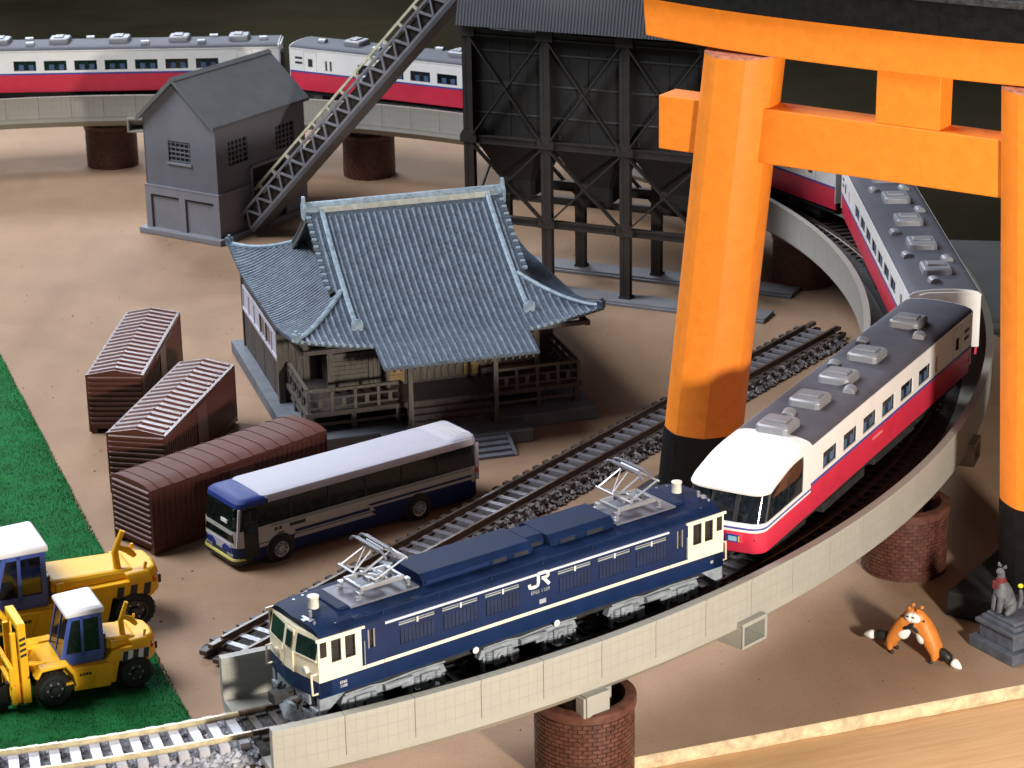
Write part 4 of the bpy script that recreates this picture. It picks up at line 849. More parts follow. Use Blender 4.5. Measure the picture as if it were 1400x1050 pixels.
for i in range(3):
    a, b = PX[i] + 0.13, PX[i+1] - 0.13; c = (a + b)/2; y0, y1 = 0.16, DPH - 0.16
    bn = part('bin', MB().box(a, b, y0, y1, ZM - 0.1, ZTOP - 0.05), m_bk2, t)
    for z in (ZM + 0.9, ZM + 1.95, ZM + 3.0):
        part('rib', MB().box(a, b, y0 - 0.035, y0, z - 0.025, z + 0.025), m_bkl, bn)
    part('rib', MB().box(c - 0.02, c + 0.02, y0 - 0.028, y0, ZM, ZTOP - 0.1), m_bk, bn)
    for xx in (a + (b - a)*0.25, a + (b - a)*0.75):
        part('seam', MB().box(xx - 0.008, xx + 0.008, y0 - 0.012, y0, ZM, ZTOP - 0.1), m_bk, bn)
    h = part('hopper', MB().loft([[(a, y0, ZM - 0.101), (b, y0, ZM - 0.101), (b, y1, ZM - 0.101), (a, y1, ZM - 0.101)], [(c - 0.6, 0.8, 3.6), (c + 0.6, 0.8, 3.6), (c + 0.6, 2.05, 3.6), (c - 0.6, 2.05, 3.6)], [(c - 0.6, 0.8, 3.1), (c + 0.6, 0.8, 3.1), (c + 0.6, 2.05, 3.1), (c - 0.6, 2.05, 3.1)]]), m_bk2, t)
    part('chute_gate', MB().box(c - 0.5, c + 0.5, 0.85, 2.0, 3.35, 3.43).box(c - 0.05, c + 0.05, 0.6, 0.95, 3.2, 3.3), m_bk, h)
    for s in (-1, 1): part('latch', MB().box(c + s*1.0 - 0.06, c + s*1.0 + 0.06, y0 - 0.12, y0, ZM + 0.18, ZM + 0.36), m_bk, bn, bevel=0.02)
for y in (0, DPH):
    part('base_kerb', MB().box(PX[0] - 0.6, PX[-1] + 2.2, y - 0.48, y + 0.48, 0.004, 0.13), m_curb, t, bevel=0.02)
    part('kerb_step', MB().box(PX[0] - 0.6, PX[-1] + 2.2, y - 0.62, y - 0.48, 0.004, 0.075), m_curb, t)
# upper gallery with corrugated flank, running out of the picture
gal = part('gallery_flank', MB().loft([[(PX[0] - 0.25, -0.42, 9.0), (PX[-1] + 0.3, -0.42, 9.0), (PX[-1] + 0.3, -0.36, 9.0), (PX[0] - 0.25, -0.36, 9.0)], [(PX[0] - 0.25, 0.1, 11.0), (PX[-1] + 0.3, 0.1, 11.0), (PX[-1] + 0.3, 0.16, 11.0), (PX[0] - 0.25, 0.16, 11.0)]]), m_bkr, t)
n = 78; wv = (PX[-1] - PX[0] + 0.55)/n; me = MB().loft([[(-wv*0.28, -0.424, 9.005), (0, -0.440, 9.005), (wv*0.28, -0.424, 9.005)], [(-wv*0.28, 0.096, 11.0), (0, 0.080, 11.0), (wv*0.28, 0.096, 11.0)]]).mesh('corrugation')
for i in range(n): link('corrugation', me, m_bkr, gal, (PX[0] - 0.25 + (i + 0.5)*wv, 0, 0))
part('gallery_flank', MB().loft([[(PX[0] - 0.25, DPH + 0.42, 9.0), (PX[-1] + 0.3, DPH + 0.42, 9.0), (PX[-1] + 0.3, DPH + 0.36, 9.0), (PX[0] - 0.25, DPH + 0.36, 9.0)], [(PX[0] - 0.25, DPH - 0.1, 11.0), (PX[-1] + 0.3, DPH - 0.1, 11.0), (PX[-1] + 0.3, DPH - 0.16, 11.0), (PX[0] - 0.25, DPH - 0.16, 11.0)]]), m_bkr, t)
part('gallery_roof', MB().prism_x([(0.0, 11.0), (DPH, 11.0), (DPH/2, 12.2)], PX[0] - 0.4, PX[-1] + 0.4), m_bkr, t)
part('gallery_end', MB().prism_x([(-0.30, 9.0), (DPH + 0.30, 9.0), (DPH - 0.05, 11.0), (0.05, 11.0)], PX[-1] + 0.2, PX[-1] + 0.28), m_bk2, t)

# ------------------------------------------------------------------ conveyor from the house up to the bunker
m_cv = mat('conveyor_grey', (0.19, 0.19, 0.22), 0.6, vary=0.12, scale=3)
m_cvr = mat('rail_cream_paint', (0.62, 0.59, 0.44), 0.55, vary=0.08)
P0, P1 = Vector((-9.25, 84.95, 0.35)), Vector((-0.85, 79.85, 10.45)); dv = (P1 - P0); CLn = dv.length; dv.normalize()
t = thing('conveyor', 'grey lattice conveyor with cream handrail climbing from house to bunker', 'conveyor', P0, 0)
sd = dv.cross(Vector((0, 0, 1))).normalized(); upn = sd.cross(dv).normalized(); cw, chh = 0.42, 0.62
P = lambda s, y, z: tuple(dv*s + sd*y + upn*z)
for y in (-cw, cw):
    for z in (0, chh): part('chord', MB().bar(P(0, y, z), P(CLn, y, z), 0.08, 0.085, upn), m_cv, t)
nb = 19; st = CLn/nb
for y in (-cw, cw):
    for i in range(nb):
        part('lattice_bar', MB().bar(P(i*st, y, 0.03), P((i + 0.5)*st, y, chh - 0.03), 0.07, 0.075, upn), m_cv, t)
        part('lattice_bar', MB().bar(P((i + 0.5)*st, y, chh - 0.03), P((i + 1)*st, y, 0.03), 0.07, 0.075, upn), m_cv, t)
part('belt_deck', MB().bar(P(0, 0, 0.10), P(CLn, 0, 0.10), cw*2 - 0.1, 0.05, upn), m_bk, t)
part('underside', MB().bar(P(0, 0, -0.12), P(CLn, 0, -0.12), cw*2 + 0.12, 0.14, upn), mat('conveyor_dark', (0.075, 0.075, 0.085), 0.6, vary=0.12), t)
part('belt_cover', MB().bar(P(0, 0.05, 0.33), P(CLn, 0.05, 0.33), cw*2 - 0.25, 0.36, upn), m_bk, t)
for i in range(nb + 1): part('cross_bar', MB().bar(P(min(CLn - 0.05, i*st), -cw, chh), P(min(CLn - 0.05, i*st), cw, chh), 0.05, 0.05, upn), m_cv, t)
hr = part('handrail', MB().bar(P(0.6, -cw, chh + 0.50), P(CLn, -cw, chh + 0.50), 0.085, 0.085, upn), m_cvr, t)
for i in range(15): part('stanchion', MB().bar(P(0.9 + i*0.92, -cw, chh), P(0.9 + i*0.92, -cw, chh + 0.48), 0.11, 0.10, dv), m_cvr, hr)

# ------------------------------------------------------------------ temple
m_tile = mat('roof_tile', (0.080, 0.110, 0.155), 0.5, vary=0.3, scale=9, bump=0.6, bscale=22, dark=(0.045, 0.06, 0.085))
def streaks(m):
    nt = m.node_tree; N, L = nt.nodes, nt.links; p = N['Principled BSDF']; base = p.inputs['Base Color'].links[0].from_socket
    tc = N.new('ShaderNodeTexCoord'); n = N.new('ShaderNodeTexNoise'); n.inputs['Scale'].default_value = 2.6; n.inputs['Detail'].default_value = 9; n.inputs['Roughness'].default_value = 0.75; L.new(tc.outputs['Object'], n.inputs['Vector'])
    cr = N.new('ShaderNodeValToRGB'); cr.color_ramp.elements[0].position = 0.46; cr.color_ramp.elements[0].color = (0, 0, 0, 1); cr.color_ramp.elements[1].position = 0.66; cr.color_ramp.elements[1].color = (0.75, 0.75, 0.75, 1); L.new(n.outputs['Fac'], cr.inputs['Fac'])
    mx = N.new('ShaderNodeMix'); mx.data_type = 'RGBA'; L.new(cr.outputs[0], mx.inputs[0]); L.new(base, mx.inputs[6]); mx.inputs[7].default_value = (0.165, 0.225, 0.305, 1); L.new(mx.outputs[2], p.inputs['Base Color'])
streaks(m_tile)
m_tileb = mat('roof_pan_shaded', (0.068, 0.092, 0.128), 0.55, vary=0.3, scale=9, bump=0.5, bscale=22)  # darker than the tile rows: shade of the gaps put into the colour
m_ridge = mat('roof_ridge', (0.27, 0.36, 0.45), 0.5, vary=0.25, scale=6, bump=0.4, bscale=25)
m_pale = mat('ridge_band', (0.50, 0.52, 0.49), 0.6, vary=0.2, scale=4)
m_tw = woodmat('temple_wood', (0.135, 0.12, 0.096), (0.062, 0.055, 0.045), 0.75, (7, 7, 1.2), 2.2, 0.4)
m_tw2 = woodmat('temple_wood_dark', (0.095, 0.080, 0.075), (0.045, 0.038, 0.036), 0.75, (7, 7, 1.2), 2.2, 0.4)
m_tan = mat('temple_ochre', (0.26, 0.17, 0.07), 0.7, vary=0.2, scale=3)
m_paper = mat('shoji_white', (0.50, 0.48, 0.56), 0.6, vary=0.04)
m_stone_b = mat('temple_base', (0.125, 0.14, 0.165), 0.75, vary=0.15, scale=2, bump=0.2)
m_step = mat('temple_step', (0.17, 0.185, 0.22), 0.7, vary=0.15, scale=2, bump=0.15)
YA = radians(16.5); tu, tv = Vector((cos(YA), sin(YA))), Vector((-sin(YA), cos(YA)))
org = tu*16.5 + tv*66.6
T = thing('temple', 'small wooden temple with blue grey tiled hip and gable roof', 'temple', (org.x, org.y, 0), YA)
# local axes: x along the front (right), y to the back; roof centre at the origin
HXE, HYE, VG, HXI, T0 = 4.50, 5.10, 2.95, 2.55, 0.52
ZRI, ZEA = 5.72, 3.02
def fz(tt):
    if tt <= 1: return ZEA + (ZRI - ZEA)*(1 - tt)**1.38
    return ZEA - (tt - 1)*1.55
def t_u(x): return T0 + (1 - T0)*(abs(x) - HXI)/(HXE - HXI)
def lift(x, y):
    a, b = max(0, abs(x)/HXE - 0.45)/0.55, max(0, abs(y)/HYE - 0.45)/0.55
    return 0.42*(a*b)**1.3
def zr_low(x, y):
    tv_ = abs(y)/HYE; tt = max(tv_, t_u(x)) if abs(x) > HXI else tv_
    return fz(tt) + lift(x, y)
KX, KT = 2.25, 1.20
def slope_sheet(pts_rows, th=0.07):
    mbs = MB(); n = len(pts_rows[0]); top = [p for r in pts_rows for p in r]
    fs = []
    for i in range(len(pts_rows) - 1):
        for j in range(n - 1): fs.append((i*n + j, i*n + j + 1, (i+1)*n + j + 1, (i+1)*n + j))
    mbs.add(top, fs); mbs.add([(x, y, z - th) for x, y, z in top], [f[::-1] for f in fs])
    N_ = len(top); m_, k_ = len(pts_rows), n
    edge = [j for j in range(k_)] + [i*k_ + k_ - 1 for i in range(1, m_)] + [(m_-1)*k_ + j for j in range(k_-2, -1, -1)] + [i*k_ for i in range(m_-2, 0, -1)]
    for a, b in zip(edge, edge[1:] + edge[:1]): mbs.f.append((a, b, b + N_, a + N_))
    return mbs
roof = {}
for s, nm in ((-1, 'front'), (1, 'back')):
    rows = []
    for i in range(25):
        tt = i/24; rows.append([])
        hw = VG if tt < T0 else None
        for j in range(33):
            u = -1 + 2*j/32; w = VG if tt <= T0 else max(HXI, HXI + (HXE - HXI)*(tt - T0)/(1 - T0)) if True else 0
            if tt <= T0: w = VG - 0.0
            elif w < VG: w = VG if tt < T0 + 0.01 else w
            x = u*w; y = s*tt*HYE; rows[-1].append((x, y, fz(tt) + lift(x, y)))
    roof[nm] = part('roof_slope', slope_sheet(rows), m_tileb, T, 40)
for s in (-1, 1):
    rows = []
    for i in range(13):
        tt = T0 + (1 - T0)*i/12; x = s*(HXI + (HXE - HXI)*i/12); rows.append([(x, -HYE*tt + 2*HYE*tt*j/40, fz(tt) + lift(x, -HYE*tt + 2*HYE*tt*j/40) - 0.004) for j in range(41)])
    roof[s] = part('hip_slope', slope_sheet(rows), m_tileb, T, 40)
    # gable wall and its barge boards
    gp = [(-HYE*T0*0.92, fz(T0) - 0.05), (HYE*T0*0.92, fz(T0) - 0.05)] + [(HYE*k/10*T0*0.92, fz(k/10*T0*0.92) - 0.12) for k in range(9, -10, -1) for k in [abs(k)] if False]
    poly = [(-HYE*T0, fz(T0) - 0.1)] + [(-HYE*T0*k/8, fz(T0*k/8) - 0.10) for k in range(7, 0, -1)] + [(0, fz(0) - 0.10)] + [(HYE*T0*k/8, fz(T0*k/8) - 0.10) for k in range(1, 9)]
    g = part('gable_wall', MB().prism_x(poly, *sorted((s*(HXI - 0.05), s*HXI))), m_tw2, T)
    mbb = MB()
    for sg in (-1, 1):
        for k in range(10):
            ta, tb_ = T0*k/10, T0*(k+1)/10
            mbb.add([(s*(VG - 0.02), sg*HYE*ta, fz(ta) - 0.08), (s*(VG - 0.02), sg*HYE*tb_, fz(tb_) - 0.08), (s*(VG - 0.02), sg*HYE*tb_, fz(tb_) - 0.26), (s*(VG - 0.02), sg*HYE*ta, fz(ta) - 0.26), (s*(VG - 0.08), sg*HYE*ta, fz(ta) - 0.08), (s*(VG - 0.08), sg*HYE*tb_, fz(tb_) - 0.08), (s*(VG - 0.08), sg*HYE*tb_, fz(tb_) - 0.26), (s*(VG - 0.08), sg*HYE*ta, fz(ta) - 0.26)], [(0,1,2,3),(7,6,5,4),(3,2,6,7),(1,0,4,5)])
    part('barge_board', mbb, m_tw, g)
    part('gable_panel', MB().box(*sorted((s*HXI, s*(HXI + 0.02))), -0.7, 0.7, fz(T0) - 0.02, fz(T0) + 0.5), m_paper, g)
# porch roof continues the front slope
rows = [[(-KX + 2*KX*j/20, -HYE*tt, fz(tt) + 0.004) for j in range(21)] for tt in (0.97, 1.0, 1.05, 1.1, 1.15, KT)]
porch = part('porch_roof', slope_sheet(rows), m_tileb, T, 40)
# tile rows: one half-round roll each
def roll(pts, r=0.057, n=6):
    mbr = MB(); loops = []; P_ = [Vector(p) for p in pts]
    for i, p in enumerate(P_):
        d = (P_[min(i+1, len(P_)-1)] - P_[max(i-1, 0)]).normalized(); sdv = d.cross(Vector((0, 0, 1))).normalized(); u_ = sdv.cross(d)
        loops.append([p + sdv*cos(pi*k/(n-1))*r + u_*sin(pi*k/(n-1))*r*1.05 - u_*0.012 for k in range(n)])
    mbr.loft(loops, cap=True, close=True); return mbr
ds = 0.195; nr = int(HXE/ds)
for i in range(-nr, nr + 1):
    x = i*ds
    if abs(x) <= VG - 0.03: ta = 0.055
    else: ta = T0 + (1 - T0)*(abs(x) - HXI)/(HXE - HXI) + 0.015
    if abs(x) > HXE - 0.1: continue
    tb_ = KT if abs(x) < KX - 0.03 else 1.0
    k = 16; pts = [(x, -HYE*(ta + (tb_ - ta)*j/(k-1)), fz(ta + (tb_ - ta)*j/(k-1)) + lift(x, HYE*(ta + (tb_ - ta)*j/(k-1))*(1 if tb_ <= 1 else 0))) for j in range(k)]
    if len(pts) and (tb_ - ta) > 0.02: part('tile_row', roll(pts), m_tile, roof['front'], 60)
    # round end tile
    y_e, z_e = pts[-1][1], pts[-1][2]
    part('end_tile', MB().cyl((x, y_e - 0.02, z_e + 0.008), 0.052, 0.03, 8, 'y'), m_ridge if abs(x) > KX else m_tile, roof['front'])
nr = int(HYE/ds)
for s in (-1, 1):
    for i in range(-nr, nr + 1):
        y = i*ds; tm = max(T0, abs(y)/HYE)
        if tm > 0.97: continue
        xa = HXI + (HXE - HXI)*(tm - T0)/(1 - T0) + 0.02; k = 9
        pts = [(s*(xa + (HXE - xa)*j/(k-1)), y, fz(t_u(xa + (HXE - xa)*j/(k-1))) + lift(xa + (HXE - xa)*j/(k-1), y)) for j in range(k)]
        part('tile_row', roll(pts), m_tile, roof[s], 60)
# ridges
part('main_ridge', MB().box(-VG - 0.04, VG + 0.04, -0.11, 0.11, ZRI - 0.12, ZRI + 0.13).cyl((-VG - 0.06, 0, ZRI + 0.14), 0.075, 2*VG + 0.12, 10, 'x'), m_ridge, T, 40, 0.015)
part('ridge_band', MB().box(-VG + 0.35, VG - 0.35, -0.14, 0.14, ZRI - 0.14, ZRI + 0.06), m_pale, T, bevel=0.01)
for s in (-1, 1):
    part('ridge_end_ornament', MB().prism_x([(-0.20, -0.30), (0.20, -0.30), (0.22, 0.12), (0.10, 0.22), (0.06, 0.40), (-0.06, 0.40), (-0.10, 0.20), (-0.20, 0.10)], *sorted((s*(VG + 0.041), s*(VG + 0.14)))), m_ridge, T, bevel=0.02, loc=(0, 0, ZRI))
    for sg in (-1, 1):
        xx = s*(HXI - 0.02)
        pts = [(xx, sg*HYE*(0.03 + 0.77*j/14), fz(0.03 + 0.77*j/14) + 0.075) for j in range(15)]
        part('descending_ridge', MB().tube(pts, 0.08, 6), m_ridge, T, 50)
        part('ridge_foot_ornament', MB().prism_y([(-0.16, -0.12), (0.16, -0.12), (0.17, 0.12), (0.14, 0.20), (0.09, 0.12), (0.04, 0.24), (-0.04, 0.24), (-0.09, 0.12), (-0.14, 0.20), (-0.17, 0.12)], -0.05, 0.05), m_ridge, T, bevel=0.012, loc=(xx, sg*HYE*0.83, fz(0.83) + 0.10))
        pts = []
        for j in range(13):
            tt = T0 + 0.02 + (0.985 - T0 - 0.02)*j/12; hx = HXI + (HXE - HXI)*(tt - T0)/(1 - T0); pts.append((s*hx, sg*HYE*tt, fz(tt) + lift(hx, HYE*tt) + 0.06))
        part('hip_ridge', MB().tube(pts, 0.07, 6), m_ridge, T, 50)
        e = pts[-1]; part('corner_ornament', MB().box(-0.10, 0.10, -0.10, 0.10, -0.08, 0.16).box(-0.05, 0.05, -0.05, 0.05, 0.16, 0.24), m_ridge if sg < 0 and s < 0 else m_tile, T, bevel=0.02, loc=e, rot=(0, 0, pi/4))
    # scalloped verge tiles up the gable edges
    for k in range(22):
        for sg in (-1,):
            tt = 0.03 + (T0 - 0.03)*k/22; part('verge_tile', MB().box(-0.09, 0.06, -0.045, 0.035, -0.05, 0.055), m_ridge if k % 2 else m_tile, T, bevel=0.02, loc=(s*VG, sg*HYE*tt, fz(tt)), rot=(radians(35)*-sg*0.8, 0, 0))
# stone platform, steps and porch slab
part('stone_platform', MB().box(-4.65, 4.35, -4.95, 4.6, 0.004, 0.40), m_stone_b, T, bevel=0.03)
part('porch_slab', MB().box(-2.15, 2.05, -6.05, -4.952, 0.004, 0.39), m_stone_b, T, bevel=0.03)
stp = part('stair_cheek', MB().prism_x([(-6.052, 0.0), (-6.052, 0.36), (-6.95, 0.04), (-6.95, 0.0)], 1.20, 1.32).prism_x([(-6.052, 0.0), (-6.052, 0.36), (-6.95, 0.04), (-6.95, 0.0)], -1.32, -1.20), m_step, T)
for k in range(4): part('step', MB().box(-1.19, 1.19, -6.95 + k*0.225, -6.06, 0.004 + k*0.085, 0.085 + k*0.085), m_step, T, bevel=0.015)
# veranda floor on short posts
ZV = 1.02
part('veranda_floor', MB().box(-4.15, 4.05, -4.45, -1.6, ZV - 0.14, ZV), m_tw2, T, bevel=0.015)
for x in (-4.0, -2.75, -1.45, 1.45, 2.75, 3.9):
    part('floor_post', MB().box(x - 0.07, x + 0.07, -4.36, -4.22, 0.40, ZV - 0.14).box(x - 0.11, x + 0.11, -4.40, -4.18, 0.40, 0.46), m_tw2, T)
for y in (-3.4, -2.4): part('floor_post', MB().box(-4.08, -3.94, y - 0.07, y + 0.07, 0.40, ZV - 0.14), m_tw2, T)
part('floor_tie', MB().box(-4.1, -1.3, -4.34, -4.28, 0.58, 0.66).box(1.3, 4.0, -4.34, -4.28, 0.58, 0.66).box(-4.06, -3.99, -4.2, -1.8, 0.58, 0.66), m_tw, T)
part('under_floor_shade', MB().box(-3.4, 3.4, -3.2, -3.1, 0.40, ZV - 0.142), m_void, T)  # black sheet standing in for the shade under the veranda floor
# railings: rails, posts and short balusters
def railing(a, b):
    a, b = Vector(a), Vector(b); d = (b - a); Ln = d.length; d.normalize(); r = part('railing', MB().bar(a + Vector((0,0,0.62)), b + Vector((0,0,0.62)), 0.09, 0.08), m_tw, T)
    for z in (0.38, 0.12): part('rail_bar', MB().bar(a + Vector((0,0,z)), b + Vector((0,0,z)), 0.07, 0.06), m_tw2, r)
    n = max(2, int(round(Ln/0.62)))
    for i in range(n + 1):
        p = a + d*(Ln*i/n); part('rail_post', MB().box(p.x - 0.045, p.x + 0.045, p.y - 0.045, p.y + 0.045, p.z, p.z + 0.62), m_tw, r)
        if i < n:
            q = a + d*(Ln*(i + 0.5)/n); part('baluster', MB().box(q.x - 0.06, q.x + 0.06, q.y - 0.04, q.y + 0.04, q.z + 0.12, q.z + 0.38), m_tw, r)
railing((-4.05, -4.35, ZV), (-1.35, -4.35, ZV)); railing((1.45, -4.35, ZV), (3.95, -4.35, ZV)); railing((-4.05, -4.25, ZV), (-4.05, -1.72, ZV)); railing((3.95, -4.25, ZV), (3.95, -1.72, ZV))
# main hall: posts, plank panels, doors
ZWT = 3.25
def planks(x0, x1, y, z0, z1, n, m, horiz=True, axis='x'):
    for i in range(n):
        j = random.uniform(0, 0.012)
        if horiz: a, b = z0 + (z1 - z0)*i/n, z0 + (z1 - z0)*(i+1)/n - 0.015; bx = (x0, x1, y - 0.02 - j, y + 0.03, a, b)
        else: a, b = x0 + (x1 - x0)*i/n, x0 + (x1 - x0)*(i+1)/n - 0.015; bx = (a, b, y - 0.02 - j, y + 0.03, z0, z1)
        if axis == 'y': bx = (bx[2], bx[3], bx[0], bx[1], bx[4], bx[5])
        part('plank', MB().box(*bx), m, T)
part('hall_core', MB().box(-3.05, 3.05, -2.90, 3.4, ZV, 3.3).box(-4.25, 4.1, -1.55, 4.0, 0.40, 2.95), m_tw2, T)
for x in (-3.1, -1.45, 1.45, 3.1): part('hall_post', MB().box(x - 0.09, x + 0.09, -3.05, -2.87, ZV, ZWT), m_tw, T)
planks(-3.0, -2.0, -2.93, ZV + 0.1, 2.1, 7, m_tw); planks(-1.95, -1.55, -2.93, ZV + 0.1, 2.1, 3, m_tw, False); planks(-3.0, -1.55, -2.93, 2.22, 2.9, 3, m_tw)
planks(1.55, 3.0, -2.93, ZV + 0.1, 2.1, 6, m_tw2); planks(-0.85, 0.85, -2.93, ZV + 0.1, 2.3, 8, m_tw, False); planks(-1.36, -0.9, -2.93, ZV + 0.1, 2.3, 5, m_tan); planks(0.9, 1.36, -2.93, ZV + 0.1, 2.3, 5, m_tan)
part('lintel', MB().box(-3.2, 3.2, -3.06, -2.9, 2.12, 2.21).box(-3.2, 3.2, -3.06, -2.9, 2.9, 3.0), m_tw, T)
planks(-2.75, -1.65, -3.02, ZV + 0.05, 2.0, 6, m_tw2, False, 'y')
# side wing with white papered windows on the left
XS = -4.27
part('wing_sill', MB().box(XS - 0.07, XS + 0.02, -1.45, 3.9, 1.62, 1.72).box(XS - 0.05, XS + 0.02, -1.45, 3.9, 2.32, 2.42), m_paper, T)
planks(-1.5, 3.9, XS, 0.42, 1.60, 14, m_tw2, False, 'y'); planks(-1.5, 3.9, XS, 2.44, 2.95, 10, m_tw2, False, 'y')
part('wing_post', MB().box(XS - 0.09, XS + 0.09, -1.66, -1.5, 0.40, 3.0), m_tw, T)
part('wing_post', MB().box(XS - 0.07, XS + 0.07, 3.9, 4.04, 0.40, 2.95), m_tw2, T)
for k in range(6):
    y = -1.40 + k*0.88
    w = part('window', MB().box(XS - 0.03, XS + 0.0, y, y + 0.80, 1.721, 2.319), m_glass if k in (1, 2) else m_paper, T)
    part('mullion', MB().box(XS - 0.06, XS - 0.03, y + 0.80, y + 0.88, 1.721, 2.319), m_paper, w)
planks(-4.2, -3.2, -1.58, ZV, 2.9, 5, m_tw, False)
# porch: posts, beam, floor boards
for x in (-1.28, 1.22):
    p = part('porch_post', MB().box(x - 0.07, x + 0.07, -5.22, -5.08, 0.40, 2.62), m_tw, T, bevel=0.015)
    part('post_foot', MB().box(x - 0.11, x + 0.11, -5.26, -5.04, 0.40, 0.56), m_tw2, p, bevel=0.02)
part('porch_beam', MB().box(-2.05, 2.05, -5.24, -5.06, 2.40, 2.60), m_tw, T)
for i in range(22): part('rafter', MB().box(-2.1 + i*0.2 - 0.03, -2.1 + i*0.2 + 0.03, -6.0, -4.9, 2.66, 2.74).xf(Matrix.Translation((0, -5.45, 2.7)) @ Matrix.Rotation(radians(16), 4, 'X') @ Matrix.Translation((0, 5.45, -2.7))), m_tw, porch)
for k in range(4): part('porch_step', MB().box(-1.25, 1.25, -4.95 + k*0.16, -4.44, 0.40 + k*0.15, 0.55 + k*0.15), m_tw2, T, bevel=0.012)
part('eave_beam', MB().box(-4.2, 4.2, -4.75, -4.6, 2.86, 2.98).box(-4.25, -4.12, -4.6, 4.6, 2.78, 2.9).box(4.12, 4.25, -4.6, 4.6, 2.78, 2.9), m_tw2, T)

# ------------------------------------------------------------------ torii
m_or = mat('torii_orange', (0.88, 0.245, 0.016), 0.55, vary=0.055, scale=3.2, bump=0.35, bscale=9)
m_bl = mat('torii_black', (0.0045, 0.0045, 0.005), 0.55, vary=0.4, scale=4, bump=0.3, bscale=18, spec=0.3, dust=0.05)
m_blk = mat('plinth_black', (0.009, 0.009, 0.009), 0.7, vary=0.5, scale=3, bump=0.6, bscale=10, dark=(0.008, 0.008, 0.008))
td = Vector((0.82, -0.57)).normalized(); tya = atan2(td.y, td.x); TS = 9.30
TO = thing('torii_gate', 'large bright orange torii gate with black feet and black top beam', 'gate', (5.10, 57.06, 0), tya)
def octo(cx, cy, z, r, n=48):
    pts = []
    for k in range(n):
        a = 2*pi*k/n; w = ((a + radians(14)) % (pi/4)) - pi/8; ro = cos(pi/8)/cos(w)      # rounded octagon, shaved by hand
        rr = r*(0.58*0.965 + 0.42*ro); pts.append((cx + rr*cos(a), cy + rr*sin(a), z))
    return pts
for s, x0, ln in ((0, -0.53, 0.1045), (1, TS - 0.20, -0.055)):
    RP = 1.03; xz = lambda z: x0 + ln*z
    sm = 30
    part('pillar', MB().loft([octo(xz(z), 0, z, RP*k) for z, k in ((2.74, 1.0), (6, 0.99), (9.5, 0.98), (12.51, 0.97))]), m_or, TO, 19)
    part('black_foot', MB().loft([octo(xz(z), 0, z, RP*k) for z, k in ((0.60, 1.03), (1.6, 1.025), (2.738, 1.02))]), m_bl, TO, 19)
    part('plinth', MB().loft([[(x0 - 1.72, -1.72, 0.004), (x0 + 1.72, -1.72, 0.004), (x0 + 1.72, 1.72, 0.004), (x0 - 1.72, 1.72, 0.004)], [(x0 - 1.70, -1.70, 0.62), (x0 + 1.70, -1.70, 0.62), (x0 + 1.70, 1.70, 0.62), (x0 - 1.70, 1.70, 0.62)]]), m_blk, TO, bevel=0.03)
    part('top_collar', MB().loft([octo(xz(12.5), 0, 12.511, RP*0.97), octo(xz(12.5), 0, 12.562, RP*0.965)]), mat('collar_wood', (0.55, 0.22, 0.13), 0.7, vary=0.3, scale=6), TO)
part('tie_beam', MB().box(-1.40, TS + 1.6, -0.40, 0.40, 9.95, 11.30), m_or, TO, bevel=0.03)
part('centre_strut', MB().box(4.44, 6.05, -0.36, 0.30, 11.302, 12.555), m_or, TO, bevel=0.02)
def beam(z0f, z1f, x0, x1, y0, y1, sl=0.12):
    loops = []; n = 24
    for i in range(n + 1):
        u = -1 + 2*i/n; xm = (x0 + x1)/2; h = (x1 - x0)/2; c = 0.20*abs(u)**2.6; za, zb = z0f + c, z1f + c
        loops.append([(xm + u*h - u*0*sl, y0, za), (xm + u*(h), y1, za), (xm + u*(h + sl), y1, zb), (xm + u*(h + sl), y0, zb)])
    return MB().loft(loops)
part('lintel', beam(12.565, 13.56, -1.70, TS + 2.0, -0.52, 0.52, 0.10), m_or, TO, bevel=0.03)
part('cap_beam', beam(13.562, 14.33, -2.3, TS + 2.6, -0.72, 0.72, 0.3), m_bl, TO, bevel=0.03)
part('cap_ridge', beam(14.332, 14.52, -2.5, TS + 2.8, -0.82, 0.82, 0.1), mat('cap_grey', (0.04, 0.04, 0.042), 0.5, vary=0.5, scale=5), TO, bevel=0.03)
